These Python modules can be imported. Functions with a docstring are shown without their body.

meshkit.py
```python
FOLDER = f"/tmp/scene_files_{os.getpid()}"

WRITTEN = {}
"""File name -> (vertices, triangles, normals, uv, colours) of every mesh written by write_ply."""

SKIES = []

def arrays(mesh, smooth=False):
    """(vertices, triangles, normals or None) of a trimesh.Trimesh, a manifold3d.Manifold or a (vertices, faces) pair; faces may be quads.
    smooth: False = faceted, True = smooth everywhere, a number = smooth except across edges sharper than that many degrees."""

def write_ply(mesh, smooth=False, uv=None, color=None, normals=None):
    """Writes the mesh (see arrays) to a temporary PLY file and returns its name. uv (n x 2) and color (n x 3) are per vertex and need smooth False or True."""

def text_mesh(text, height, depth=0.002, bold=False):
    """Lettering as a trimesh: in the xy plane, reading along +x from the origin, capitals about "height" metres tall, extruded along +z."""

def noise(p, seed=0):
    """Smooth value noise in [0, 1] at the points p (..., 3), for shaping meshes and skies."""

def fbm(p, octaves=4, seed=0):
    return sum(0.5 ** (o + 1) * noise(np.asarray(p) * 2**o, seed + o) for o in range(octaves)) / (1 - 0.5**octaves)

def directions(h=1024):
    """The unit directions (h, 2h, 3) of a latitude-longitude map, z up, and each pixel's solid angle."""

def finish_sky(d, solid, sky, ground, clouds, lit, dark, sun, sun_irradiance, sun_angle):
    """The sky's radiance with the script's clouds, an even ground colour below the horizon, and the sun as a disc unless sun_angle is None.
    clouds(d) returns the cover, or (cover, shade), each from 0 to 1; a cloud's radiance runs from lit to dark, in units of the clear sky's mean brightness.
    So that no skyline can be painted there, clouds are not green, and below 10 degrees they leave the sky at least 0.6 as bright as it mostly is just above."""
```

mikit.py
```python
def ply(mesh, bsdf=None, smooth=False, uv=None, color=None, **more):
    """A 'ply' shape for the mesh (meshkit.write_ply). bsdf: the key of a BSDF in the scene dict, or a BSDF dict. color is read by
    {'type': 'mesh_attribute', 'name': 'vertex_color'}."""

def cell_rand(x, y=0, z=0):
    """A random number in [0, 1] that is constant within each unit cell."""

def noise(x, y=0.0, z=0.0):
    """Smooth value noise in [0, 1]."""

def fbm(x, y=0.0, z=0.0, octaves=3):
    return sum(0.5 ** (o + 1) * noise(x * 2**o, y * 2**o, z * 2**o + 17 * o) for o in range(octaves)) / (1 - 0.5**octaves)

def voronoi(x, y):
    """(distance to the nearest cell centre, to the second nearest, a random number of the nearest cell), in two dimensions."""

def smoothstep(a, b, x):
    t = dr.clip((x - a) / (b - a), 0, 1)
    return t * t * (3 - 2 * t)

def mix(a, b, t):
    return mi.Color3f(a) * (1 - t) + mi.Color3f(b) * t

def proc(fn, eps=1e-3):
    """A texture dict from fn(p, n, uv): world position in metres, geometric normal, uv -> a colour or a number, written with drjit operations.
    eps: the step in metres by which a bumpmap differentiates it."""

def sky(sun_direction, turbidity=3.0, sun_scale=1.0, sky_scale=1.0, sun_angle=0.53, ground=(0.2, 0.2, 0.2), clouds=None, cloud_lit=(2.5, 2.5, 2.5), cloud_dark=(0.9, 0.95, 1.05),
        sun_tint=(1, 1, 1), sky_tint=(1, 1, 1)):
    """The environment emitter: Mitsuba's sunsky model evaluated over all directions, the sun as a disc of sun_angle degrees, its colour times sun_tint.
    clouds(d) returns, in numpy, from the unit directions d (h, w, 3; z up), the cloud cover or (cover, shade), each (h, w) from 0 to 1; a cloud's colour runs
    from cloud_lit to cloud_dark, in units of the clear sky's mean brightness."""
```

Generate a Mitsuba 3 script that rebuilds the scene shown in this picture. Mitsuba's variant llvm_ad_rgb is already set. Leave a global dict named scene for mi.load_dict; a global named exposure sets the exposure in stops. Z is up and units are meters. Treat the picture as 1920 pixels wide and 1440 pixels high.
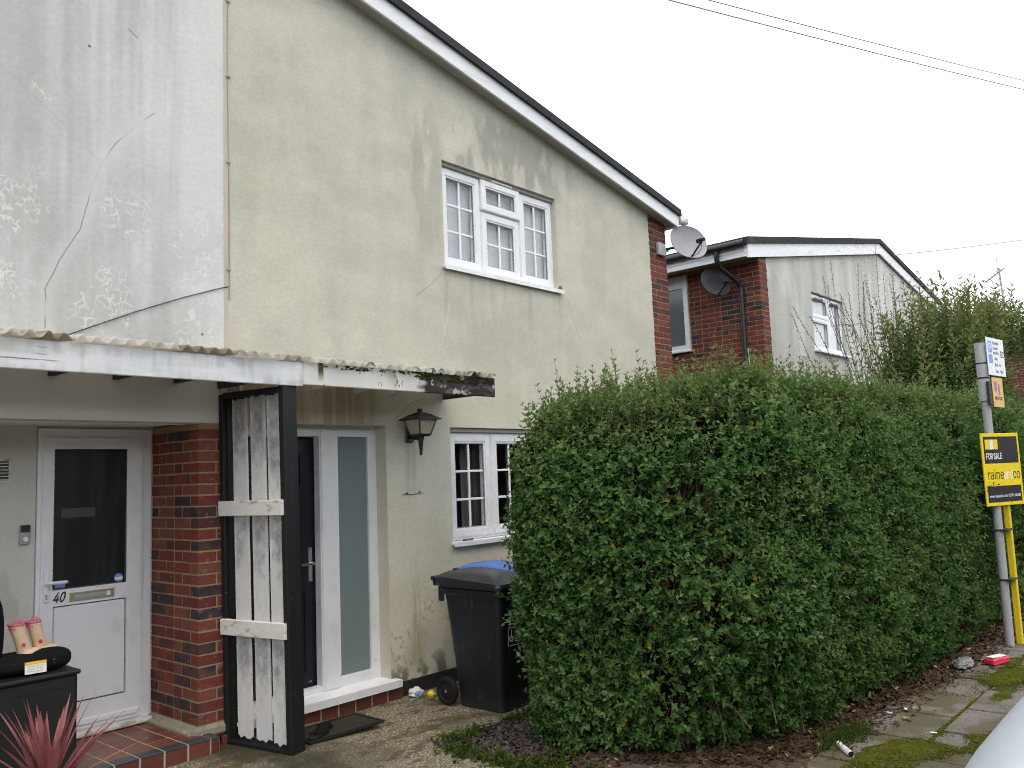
import math
import numpy as np
import trimesh
import shapely.geometry as sg
import mitsuba as mi
import drjit as dr
import mikit
import meshkit
from mikit import proc, noise, fbm, voronoi, smoothstep, mix, cell_rand

T = mi.ScalarTransform4f
scene, labels = {}, {}
rng = np.random.default_rng(40)

# ------------------------------------------------------------------ camera, sky, exposure
CAM = np.array([-3.0918, -5.3787, 1.7296])
RIGHT = np.array([0.66148, -0.74893, -0.03940])
UP = np.array([-0.05483, -0.10069, 0.99341])
FWD = np.array([0.74795, 0.65496, 0.10767])
scene['camera'] = {'type': 'perspective', 'fov': 2 * math.degrees(math.atan(960 / 1587.9)), 'fov_axis': 'x',
                   'near_clip': 0.05, 'far_clip': 2000.0,
                   'to_world': T().look_at(origin=CAM.tolist(), target=(CAM + FWD).tolist(), up=UP.tolist())}
scene['sky_light'] = mikit.sky([-0.25, -0.45, 0.85], turbidity=4, sun_scale=0.12, sun_angle=30, sky_scale=1.0,
                               clouds=lambda d: (np.ones(d.shape[:2]), 0.25 + 0.25 * meshkit.fbm(d * 2.5, 3)),
                               cloud_lit=(2.35, 2.42, 2.5), cloud_dark=(1.75, 1.85, 1.95), ground=(0.12, 0.12, 0.11))
exposure = 2.95


# ------------------------------------------------------------------ helpers
def key_of(base):
    if base not in scene and base not in labels:
        return base
    n = 1
    while f'{base}_{n:03d}' in scene or f'{base}_{n:03d}' in labels:
        n += 1
    return f'{base}_{n:03d}'


def thing(name, label, cat, group=None):
    k = key_of(name)
    labels[k] = {'label': label, 'category': cat}
    if group:
        labels[k]['group'] = group
    return k


def part(parent, name, mesh, mat, smooth=False, uv=None, label=None, kind=None):
    k = key_of(f'{parent}__{name}' if parent else name)
    scene[k] = mikit.ply(mesh, mat, smooth=smooth, uv=uv)
    if label or kind:
        labels[k] = {}
        if label:
            labels[k]['label'] = label
        if kind:
            labels[k]['kind'] = kind
    return k


def solo(name, mesh, mat, label, cat, smooth=False, uv=None, group=None, kind=None):
    k = key_of(name)
    scene[k] = mikit.ply(mesh, mat, smooth=smooth, uv=uv)
    labels[k] = {'label': label, 'category': cat}
    if group:
        labels[k]['group'] = group
    if kind:
        labels[k]['kind'] = kind
    return k


def struct(name, mesh, mat, smooth=False, uv=None, label=None):
    k = key_of(name)
    scene[k] = mikit.ply(mesh, mat, smooth=smooth, uv=uv)
    labels[k] = {'kind': 'structure'}
    if label:
        labels[k]['label'] = label
    return k


def join(*ms):
    ms = [m for m in ms if m is not None]
    return ms[0] if len(ms) == 1 else trimesh.util.concatenate(ms)


def _chamfer():
    s = [(i, j, k) for i in (-1, 1) for j in (-1, 1) for k in (-1, 1)]
    return s


def box(x0, x1, y0, y1, z0, z1, b=0.0):
    """Box with chamfered edges of size b."""
    c = np.array([(x0 + x1) / 2, (y0 + y1) / 2, (z0 + z1) / 2])
    h = np.array([abs(x1 - x0), abs(y1 - y0), abs(z1 - z0)]) / 2
    if b <= 0:
        m = trimesh.creation.box(extents=2 * h)
        m.apply_translation(c)
        return m
    b = min(b, 0.45 * h.min() * 2)
    pts = []
    for s in _chamfer():
        s = np.array(s)
        for a in range(3):
            q = s * (h - b)
            q[a] = s[a] * h[a]
            pts.append(q)
    m = trimesh.convex.convex_hull(np.array(pts))
    m.apply_translation(c)
    return m


def tube(pts, r, sides=8, caps=True):
    p = np.asarray(pts, float)
    r = np.broadcast_to(np.asarray(r, float), (len(p),))
    t = np.gradient(p, axis=0)
    t /= np.linalg.norm(t, axis=1, keepdims=True) + 1e-12
    ref = np.where(np.abs(t[:, 2:]) < 0.9, [0, 0, 1.0], [1.0, 0, 0])
    a = np.cross(t, ref)
    a /= np.linalg.norm(a, axis=1, keepdims=True) + 1e-12
    b = np.cross(t, a)
    g = np.arange(sides) * 2 * np.pi / sides
    v = p[:, None] + r[:, None, None] * (np.cos(g)[None, :, None] * a[:, None] + np.sin(g)[None, :, None] * b[:, None])
    i, j = np.meshgrid(np.arange(len(p) - 1), np.arange(sides), indexing='ij')
    q = np.stack([i * sides + j, i * sides + (j + 1) % sides, (i + 1) * sides + (j + 1) % sides, (i + 1) * sides + j], -1).reshape(-1, 4)
    f = np.vstack([q[:, [0, 2, 1]], q[:, [0, 3, 2]]])
    v = v.reshape(-1, 3)
    if caps:
        n = len(v)
        v = np.vstack([v, p[:1], p[-1:]])
        jj = np.arange(sides)
        f = np.vstack([f, np.stack([jj * 0 + n, jj, (jj + 1) % sides], 1),
                       np.stack([jj * 0 + n + 1, n - sides + (jj + 1) % sides, n - sides + jj], 1)])
    m = trimesh.Trimesh(v, f, process=False)
    return m


def cyl(p0, p1, r, sides=20, r1=None):
    return tube([p0, p1], [r, r if r1 is None else r1], sides)


def extrude_xz(poly, y0, y1):
    """shapely polygon in (x, z) extruded from y0 (front) to y1 (back)."""
    m = trimesh.creation.extrude_polygon(poly, y1 - y0, engine='earcut')
    v = m.vertices.copy()
    m.vertices = np.stack([v[:, 0], y1 - v[:, 2], v[:, 1]], 1)
    return m


def extrude_yz(poly, x0, x1):
    m = trimesh.creation.extrude_polygon(poly, x1 - x0, engine='earcut')
    v = m.vertices.copy()
    m.vertices = np.stack([x0 + v[:, 2], v[:, 0], v[:, 1]], 1)
    return m


def extrude_xy(poly, z0, z1):
    m = trimesh.creation.extrude_polygon(poly, z1 - z0, engine='earcut')
    m.apply_translation([0, 0, z0])
    return m


def place(mesh, origin, u, v):
    """Mesh given in (x right, y up, z towards the viewer) put on a plane through origin."""
    u, v = np.asarray(u, float), np.asarray(v, float)
    u = u / np.linalg.norm(u)
    n = np.cross(u, v)
    n /= np.linalg.norm(n)
    v = np.cross(n, u)
    M = np.eye(4)
    M[:3, 0], M[:3, 1], M[:3, 2], M[:3, 3] = u, v, n, origin
    m = mesh.copy()
    m.apply_transform(M)
    return m


def text(s, height, depth=0.001, bold=False, width=None, italic=0.0):
    m = meshkit.text_mesh(s, height, depth, bold)
    m.apply_translation([-m.bounds[0][0], 0, 0])
    if width:
        m.apply_scale([width / m.extents[0], 1, 1])
    if italic:
        m.vertices[:, 0] += italic * m.vertices[:, 1]
    return m


def sheet(x0, x1, y0, y1, step, zf):
    nx, ny = max(2, int((x1 - x0) / step) + 1), max(2, int((y1 - y0) / step) + 1)
    X, Y = np.meshgrid(np.linspace(x0, x1, nx), np.linspace(y0, y1, ny))
    V = np.stack([X, Y, zf(X, Y)], -1).reshape(-1, 3)
    i, j = np.meshgrid(np.arange(ny - 1), np.arange(nx - 1), indexing='ij')
    a = i * nx + j
    F = np.stack([a, a + 1, a + nx + 1, a + nx], -1).reshape(-1, 4)
    return trimesh.Trimesh(V, np.vstack([F[:, [0, 1, 2]], F[:, [0, 2, 3]]]), process=False)


def nz(x, y, z=0.0, s=1.0, seed=0, octv=3):
    return meshkit.fbm(np.stack(np.broadcast_arrays(np.asarray(x) * s, np.asarray(y) * s, np.asarray(z) * s + 0.37), -1), octv, seed)


# ------------------------------------------------------------------ materials
def mat(name, color, rough=0.6, spec=0.5, bump=None, bump_scale=1.0, metallic=0.0, two=True, **kw):
    base = {'type': 'rgb', 'value': list(color)} if not callable(color) else proc(color)
    r = rough if not callable(rough) else proc(rough)
    d = {'type': 'principled', 'base_color': base, 'roughness': r, 'specular': spec, 'metallic': metallic, **kw}
    if bump is not None:
        d = {'type': 'bumpmap', 'arbitrary': proc(bump, eps=2e-3), 'scale': bump_scale, 'bsdf': d}
    scene[name] = {'type': 'twosided', 'bsdf': d} if two else d
    return name


def segdist(x, z, pts):
    d = mi.Float(9.0)
    for (ax, az), (bx, bz) in zip(pts[:-1], pts[1:]):
        ux, uz = bx - ax, bz - az
        t = dr.clip(((x - ax) * ux + (z - az) * uz) / (ux * ux + uz * uz), 0, 1)
        d = dr.minimum(d, dr.sqrt(dr.square(x - ax - t * ux) + dr.square(z - az - t * uz)))
    return d


CR1 = [(-.51, 4.26), (-.63, 4.14), (-.77, 3.97), (-.86, 3.8), (-.93, 3.56), (-.98, 3.36), (-1.1, 3.14), (-1.17, 2.96), (-1.17, 2.72)]
CR2 = [(-1.45, 4.28), (-1.24, 4.13), (-.87, 3.84)]
CR3 = [(-.69, 4.79), (-.63, 4.75)]


def c_white(p, n, uv):
    x, z = p.x, p.z
    st = fbm(x * 7.0, p.y * 5, z * 0.45, 4)
    thin = fbm(x * 24, 4.0, z * 0.8, 3)
    big = fbm(x * 1.0 + 2, 3.0, z * 0.8, 3)
    fine = fbm(x * 45, p.y * 40, z * 45, 2)
    grime = 0.40 * st + 0.18 * thin + 0.42 * big + 0.16 * smoothstep(3.4, 5.2, z) * smoothstep(0.0, -1.3, x) - 0.20 * smoothstep(-0.35, -0.05, x)
    dirt = smoothstep(0.34, 0.72, grime)
    c = mix((0.60, 0.61, 0.61), (0.445, 0.455, 0.445), dirt * smoothstep(2.2, 2.8, z) + 0.10 * dirt)
    c = c * (0.93 + 0.14 * fine)
    c = mix(c, (0.63, 0.615, 0.56), 0.5 * smoothstep(2.72, 2.5, z))
    # crazed paint: pale branching lines in patches
    wx, wz = x + 0.05 * (noise(x * 9, z * 9) - 0.5), z + 0.05 * (noise(x * 9 + 40, z * 9) - 0.5)
    f1, f2, vr = voronoi(wx * 27 + 1.7 * noise(x * 30, z * 30), wz * 15)
    spots = mi.Float(0)
    for (cx, cz, rx, rz) in ((-1.33, 3.42, 0.22, 0.32), (-0.70, 3.52, 0.16, 0.20), (-0.22, 3.36, 0.22, 0.30), (-0.82, 2.92, 0.24, 0.24), (-0.22, 2.86, 0.18, 0.22), (-1.5, 3.0, 0.25, 0.25), (-1.2, 4.2, 0.10, 0.10)):
        q = dr.square((x - cx) / rx) + dr.square((z - cz) / rz)
        spots = dr.maximum(spots, smoothstep(1.3, 0.3, q + 1.1 * (noise(x * 13, z * 9) - 0.5)))
    c = mix(c, (0.45, 0.455, 0.44), 0.35 * spots)
    c = mix(c, (0.68, 0.69, 0.685), spots * smoothstep(0.17, 0.06, f2 - f1) * smoothstep(0.35, 0.6, noise(x * 21, z * 13)) * 0.75)
    g1, _, w = voronoi(x * 2.3, z * 2.3)
    c = mix(c, (0.16, 0.15, 0.13), smoothstep(0.030, 0.015, g1) * smoothstep(0.93, 0.94, w))
    wob = 0.020 * (fbm(x * 11, z * 11, 1.0, 2) - 0.5)
    d = segdist(x + wob, z + wob, CR1)
    c = mix(c, (0.60, 0.61, 0.605), 0.4 * smoothstep(0.09, 0.01, d))
    c = mix(c, (0.24, 0.23, 0.21), smoothstep(0.0055, 0.0015, d) * (0.15 + 0.75 * smoothstep(0.35, 0.6, noise(x * 6 + 3, z * 6))))
    c = mix(c, (0.36, 0.36, 0.345), 0.4 * smoothstep(0.005, 0.002, segdist(x, z, CR2)))
    return mix(c, (0.18, 0.17, 0.15), 0.8 * smoothstep(0.006, 0.002, segdist(x, z, CR3)))


def c_cream(p, n, uv):
    x, z = p.x, p.z
    st = fbm(x * 6.0, p.y * 5, z * 0.8, 4)
    big = fbm(x * 0.9 + 5, 2.0, z * 0.9, 3)
    fine = fbm(x * 55, p.y * 55, z * 55, 2)
    c = mix((0.515, 0.503, 0.428), (0.455, 0.448, 0.392), smoothstep(0.35, 0.7, 0.5 * st + 0.5 * big))
    c = mix(c, (0.585, 0.555, 0.455), smoothstep(2.9, 2.2, z) * 0.6)
    c = mix(c, (0.47, 0.465, 0.36), 0.4 * smoothstep(0.55, 0.75, big))
    # grey mould over and beside the upper window
    dx, dz = (x - 3.0) / 1.45, (z - 4.9) / 0.42
    m = smoothstep(1.0, 0.2, dx * dx + dz * dz) * smoothstep(0.40, 0.62, fbm(x * 7, 4.0, z * 2.6, 4))
    dx2, dz2 = (x - 2.0) / 0.28, (z - 4.4) / 0.9
    m = dr.maximum(m, 0.55 * smoothstep(1.0, 0.2, dx2 * dx2 + dz2 * dz2) * smoothstep(0.4, 0.6, fbm(x * 8, 9.0, z * 1.5, 4)))
    dx3, dz3 = (x - 4.7) / 0.8, (z - 3.9) / 0.9
    m = dr.maximum(m, 0.2 * smoothstep(1.0, 0.2, dx3 * dx3 + dz3 * dz3) * smoothstep(0.42, 0.62, fbm(x * 6, 5.0, z * 1.5, 4)))
    c = mix(c, (0.235, 0.235, 0.22), 0.62 * m)
    # brown weeping under the canopy
    u = smoothstep(1.5, 1.2, x) * smoothstep(2.14, 2.2, z) * smoothstep(2.62, 2.5, z)
    c = mix(c, (0.36, 0.29, 0.21), u * (0.45 + 0.55 * smoothstep(0.35, 0.65, fbm(x * 16, 1.0, z * 0.7, 3))))
    # trowel mottling, patch repairs, runs below the upper sill
    c = c * (0.965 + 0.07 * smoothstep(0.3, 0.7, fbm(x * 2.6 + 9, 6.0, z * 4.2, 4)))
    rep = smoothstep(0.02, 0.0, dr.maximum(dr.abs(x - 4.55 + 0.08 * noise(z * 6, 1.0)) - 0.28, dr.abs(z - 3.15 + 0.08 * noise(x * 6, 2.0)) - 0.22))
    c = mix(c, (0.50, 0.49, 0.425), 0.35 * rep)
    sr = smoothstep(2.1, 2.2, x) * smoothstep(3.98, 3.86, x) * smoothstep(2.9, 3.55, z) * smoothstep(3.64, 3.60, z)
    c = mix(c, (0.36, 0.355, 0.31), 0.5 * sr * smoothstep(0.5, 0.72, fbm(x * 15, 3.0, z * 0.7, 3)))
    # runs below the lantern
    rl = smoothstep(0.10, 0.05, dr.abs(x - 1.72)) * smoothstep(1.4, 2.0, z) * smoothstep(2.1, 2.0, z)
    c = mix(c, (0.25, 0.24, 0.21), rl * smoothstep(0.3, 0.8, fbm(x * 70, 1.0, z * 0.8 + 3, 2)) * 0.40)
    # green and black at the foot of the wall
    flat = smoothstep(0.5, 0.2, dr.abs(n.x))
    g = 0.7 * flat * smoothstep(0.95, 0.1, z) * smoothstep(0.46, 0.75, fbm(x * 4, 2.0, z * 2.2, 4))
    c = mix(c, (0.30, 0.29, 0.14), 0.75 * g)
    k = flat * smoothstep(0.40, 0.12, z) * smoothstep(0.5, 0.62, fbm(x * 9, 8.0, z * 6, 4))
    c = mix(c, (0.09, 0.08, 0.06), 0.8 * k)
    k2 = smoothstep(1.25, 0.5, z) * smoothstep(0.52, 0.68, fbm(x * 3.2 + 1, 3.0, z * 2.6, 2)) * smoothstep(0.50, 0.85, fbm(x * 48, 3.0, z * 26, 4)) * flat
    c = mix(c, (0.20, 0.15, 0.125), 0.65 * k2)
    run = smoothstep(0.07, 0.0, dr.abs(x - 1.74 + 0.05 * (noise(z * 5, 2.0) - 0.5))) * smoothstep(0.15, 0.4, z) * smoothstep(1.5, 0.6, z)
    c = mix(c, (0.27, 0.25, 0.13), 0.55 * run * smoothstep(0.35, 0.65, fbm(x * 40, 2.0, z * 3, 3)))
    for pts in ([(1.83, 3.32), (2.0, 3.44), (2.16, 3.58)], [(4.01, 3.58), (4.09, 3.36), (4.21, 3.14)], [(1.55, 2.23), (1.73, 2.37), (1.92, 2.44)]):
        wob = 0.012 * (noise(x * 14, z * 14) - 0.5)
        c = mix(c, (0.25, 0.24, 0.2), 0.55 * smoothstep(0.006, 0.0015, segdist(x + wob, z + wob, pts)))
    c = mix(c, (0.56, 0.55, 0.47), 0.45 * smoothstep(0.018, 0.006, segdist(x, z, [(2.1, 2.87), (2.2, 3.15), (2.23, 3.3)])))
    return c * (0.92 + 0.16 * fine)


def b_render(p, n, uv):
    return 0.0018 * fbm(p.x * 60, p.y * 60, p.z * 60, 3) + 0.006 * noise(p.x * 5, p.y * 5, p.z * 5)


mat('white_render', c_white, 0.75, 0.3, bump=b_render)
mat('cream_render', c_cream, 0.8, 0.25, bump=b_render)


def c_porch(p, n, uv):
    c = mix((0.60, 0.59, 0.555), (0.50, 0.49, 0.45), fbm(p.x * 2, p.y * 2, p.z * 1.2, 3))
    c = mix(c, (0.40, 0.37, 0.31), 0.5 * smoothstep(0.62, 0.75, fbm(p.x * 7, p.y * 7, p.z * 3, 3)))
    return c * (0.94 + 0.1 * noise(p.x * 60, p.y * 60, p.z * 60))


mat('porch_render', c_porch, 0.75, 0.3, bump=b_render)


def c_grey_render(p, n, uv):
    st = fbm(p.x * 4.5, 1.0, p.z * 0.6, 4)
    c = mix((0.55, 0.555, 0.55), (0.44, 0.445, 0.425), smoothstep(0.32, 0.74, st))
    blot = smoothstep(0.5, 0.62, fbm(p.x * 1.1 + 3, 2.0, p.z * 0.5, 3))
    c = mix(c, (0.33, 0.335, 0.295), 0.4 * blot)
    return c * (0.94 + 0.12 * noise(p.x * 30, p.y * 30, p.z * 30))


mat('grey_render', c_grey_render, 0.8, 0.25)


def c_upvc(p, n, uv):
    d = smoothstep(0.55, 0.8, fbm(p.x * 9, p.y * 9, p.z * 5, 3))
    c = mix((0.72, 0.735, 0.77), (0.60, 0.60, 0.60), 0.5 * d)
    return mix(c, (0.30, 0.25, 0.2), 0.5 * smoothstep(0.70, 0.8, fbm(p.x * 20 + 3, p.y * 20, p.z * 20, 3)) * smoothstep(0.5, 0.15, p.z))


mat('upvc', c_upvc, 0.32, 0.5)
mat('gasket_grey', (0.20, 0.20, 0.21), 0.5)
mat('seal', (0.05, 0.05, 0.054), 0.5)
mat('glazing_bar', (0.78, 0.79, 0.80), 0.4)


def c_fascia(p, n, uv):
    d = smoothstep(0.55, 0.8, fbm(p.x * 3, p.y * 3, p.z * 12, 3))
    return mix((0.74, 0.76, 0.80), (0.55, 0.55, 0.54), 0.6 * d)


mat('fascia_paint', c_fascia, 0.5, 0.4)


def c_canopy(p, n, uv):
    x, z = p.x, p.z
    c = mix((0.64, 0.66, 0.70), (0.46, 0.465, 0.465), smoothstep(0.36, 0.74, 0.55 * fbm(x * 4, 1.0, z * 16, 4) + 0.45 * fbm(x * 30, 2.0, z * 4, 3)))
    c = mix(c, (0.50, 0.45, 0.33), 0.4 * smoothstep(0.56, 0.75, fbm(x * 3 + 9, 2.0, z * 10, 3)) * smoothstep(-0.9, -1.2, x))
    cr = smoothstep(0.70, 0.76, fbm(x * 5 + 2, 5.0, z * 60, 3)) * smoothstep(-1.1, -1.5, x)
    c = mix(c, (0.10, 0.08, 0.06), 0.8 * cr)
    old = smoothstep(0.215, 0.23, x)
    a = 0.6 * fbm(x * 60, 3.0, z * 26, 4) + 0.4 * fbm(x * 18, 6.0, z * 9, 3)
    cc = mix((0.60, 0.60, 0.57), (0.20, 0.19, 0.17), smoothstep(0.66, 0.72, a + 0.06 * smoothstep(0.2, 1.4, x) - 0.02))
    bare = smoothstep(1.25, 1.36, x + 0.14 * (noise(x * 16, z * 28) - 0.5))
    wood = mix((0.022, 0.020, 0.018), (0.11, 0.10, 0.092), smoothstep(0.45, 0.78, fbm(x * 14, 2.0, z * 22, 4)))
    wood = mix(wood, (0.38, 0.37, 0.35), smoothstep(0.70, 0.74, fbm(x * 22 + 5, 8.0, z * 17, 3)))
    cc = mix(cc, wood, bare)
    drip = smoothstep(0.52, 0.66, noise(x * 11, 0.7)) * smoothstep(2.40, 2.54, z + 0.06 * (noise(x * 24, 2) - 0.5)) * smoothstep(0.75, 1.3, x)
    cc = mix(cc, (0.035, 0.04, 0.015), drip)
    one = smoothstep(0.03, 0.015, dr.abs(x - 0.365 + 0.008 * (noise(x, z * 20) - 0.5))) * smoothstep(2.40, 2.50, z)
    cc = mix(cc, (0.06, 0.06, 0.015), one)
    return mix(c, cc, old)


mat('canopy_board', c_canopy, 0.65, 0.3, bump=lambda p, n, uv: 0.003 * fbm(p.x * 22, p.y * 30, p.z * 50, 3))


def c_sheet(p, n, uv):
    c = mix((0.80, 0.785, 0.75), (0.60, 0.57, 0.52), smoothstep(0.35, 0.7, fbm(p.x * 5, p.y * 4, 1.0, 3)))
    c = mix(c, (0.22, 0.16, 0.09), 0.6 * smoothstep(0.55, 0.65, noise(p.x * 5.3 + 3, 1.0)) * smoothstep(0.3, 0.0, p.x))
    return mix(c, (0.05, 0.055, 0.02), 0.8 * smoothstep(0.6, 0.7, fbm(p.x * 9, p.y * 9, 3.0, 3)) * smoothstep(0.4, 1.0, p.x))


scene['corrugated'] = {'type': 'principledthin', 'base_color': proc(c_sheet), 'roughness': 0.6, 'eta': 1.3, 'diff_trans': 1.3}


def c_brick(p, n, uv):
    r = uv.x
    c = mix((0.100, 0.024, 0.021), (0.150, 0.034, 0.026), smoothstep(0.0, 0.5, r))
    c = mix(c, (0.155, 0.052, 0.036), smoothstep(0.66, 0.95, r))
    c = mix(c, (0.030, 0.025, 0.031), smoothstep(0.80, 0.84, uv.y) * (0.55 + 0.45 * smoothstep(0.35, 0.55, fbm(p.x * 14, p.y * 14, p.z * 14, 2))))
    c = mix(c, (0.060, 0.032, 0.036), smoothstep(0.55, 0.64, uv.y) * smoothstep(0.5, 0.6, fbm(p.x * 9 + 30 * r, p.y * 9, p.z * 16, 2)) * 0.8)
    c = c * (0.72 + 0.56 * fbm(p.x * 70, p.y * 70, p.z * 70, 3))
    return mix(c, (0.24, 0.19, 0.16), 0.35 * smoothstep(0.68, 0.78, fbm(p.x * 24, p.y * 24, p.z * 24, 3)))


mat('brick', c_brick, 0.75, 0.3)
mat('mortar', lambda p, n, uv: mix((0.30, 0.225, 0.13), (0.20, 0.15, 0.09), fbm(p.x * 30, p.y * 30, p.z * 30, 3)), 0.9, 0.2)


def c_brickwork(p, n, uv):
    h = dr.select(dr.abs(n.x) > 0.5, p.y, p.x)
    row = dr.floor(p.z / 0.075)
    s = h / 0.225 + 0.5 * (row - 2 * dr.floor(row / 2))
    fx, fz = s - dr.floor(s), p.z / 0.075 - row
    m = dr.maximum(smoothstep(0.955, 0.97, fx), smoothstep(0.87, 0.9, fz))
    r = cell_rand(dr.floor(s), row, 3)
    c = mix((0.085, 0.026, 0.021), (0.15, 0.045, 0.028), r)
    c = mix(c, (0.06, 0.04, 0.042), smoothstep(0.84, 0.86, cell_rand(dr.floor(s), row, 8)))
    c = c * (0.8 + 0.4 * fbm(p.x * 40, p.y * 40, p.z * 40, 2))
    return mix(c, (0.28, 0.21, 0.14), m)


mat('brickwork', c_brickwork, 0.8, 0.25)
mat('black_wood', lambda p, n, uv: mix((0.006, 0.0065, 0.007), mix((0.013, 0.014, 0.015), (0.30, 0.30, 0.29), smoothstep(0.86, 0.88, fbm(p.x * 60, p.y * 60, p.z * 45, 2))), fbm(p.x * 30, p.y * 30, p.z * 3, 3)), 0.55, 0.3)


def c_slat(p, n, uv):
    w = fbm(p.x * 9 + 40 * uv.x, p.y * 9, p.z * 1.6, 4)
    c = mix((0.60, 0.60, 0.61), (0.50, 0.50, 0.505), fbm(p.x * 30, p.y * 30, p.z * 6, 3))
    band = dr.maximum(smoothstep(1.60, 2.10, p.z + 0.22 * (uv.x - 0.5)), 0.85 * smoothstep(0.95, 1.5, p.z) * smoothstep(1.56, 1.50, p.z))
    band = dr.maximum(band, 0.75 * smoothstep(0.15, 0.70, p.z) * smoothstep(0.78, 0.72, p.z))
    mid = smoothstep(0.0, 0.3, uv.y) * smoothstep(1.0, 0.7, uv.y)
    mot = fbm(p.x * 26 + 9 * uv.x, p.y * 26, p.z * 15, 4)
    g = smoothstep(0.30, 0.75, w * 0.45 + mot * 0.55 + 0.42 * band - 0.26) * (0.55 + 0.45 * mid)
    grain = fbm(p.x * 130, p.y * 130, p.z * 45, 3)
    g = g * smoothstep(0.12, 0.75, grain + 0.25 * band)
    c = mix(c, (0.36, 0.355, 0.35), 0.45 * band * mid)
    return mix(c, (0.14, 0.137, 0.14), 0.80 * g)


mat('slat_paint', c_slat, 0.8, 0.2)
mat('batten_paint', lambda p, n, uv: mix((0.60, 0.59, 0.565), (0.36, 0.34, 0.31), smoothstep(0.58, 0.75, fbm(p.x * 14, p.y * 14, p.z * 24, 4))), 0.7, 0.3)
mat('roof_felt', lambda p, n, uv: mix((0.030, 0.031, 0.036), (0.055, 0.057, 0.062), fbm(p.x * 6, p.y * 6, p.z * 6, 3)), 0.85, 0.2)
mat('mossy_felt', lambda p, n, uv: mix((0.040, 0.042, 0.047), (0.055, 0.075, 0.025), smoothstep(0.45, 0.65, fbm(p.x * 5, p.y * 5, p.z * 5, 3)) * smoothstep(10.0, 8.5, p.x)), 0.9, 0.2)
mat('soffit', (0.33, 0.32, 0.29), 0.8)
mat('dark_timber', (0.022, 0.020, 0.02), 0.6)
mat('plastic_black', lambda p, n, uv: mix(mix((0.006, 0.0068, 0.0095), (0.011, 0.012, 0.0155), fbm(p.x * 12, p.y * 12, p.z * 4, 3)), (0.035, 0.035, 0.034), 0.6 * smoothstep(0.62, 0.8, fbm(p.x * 30, p.y * 30, p.z * 9, 4)) + 0.4 * smoothstep(0.14, 0.0, p.z)), 0.42, 0.4)
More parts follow.
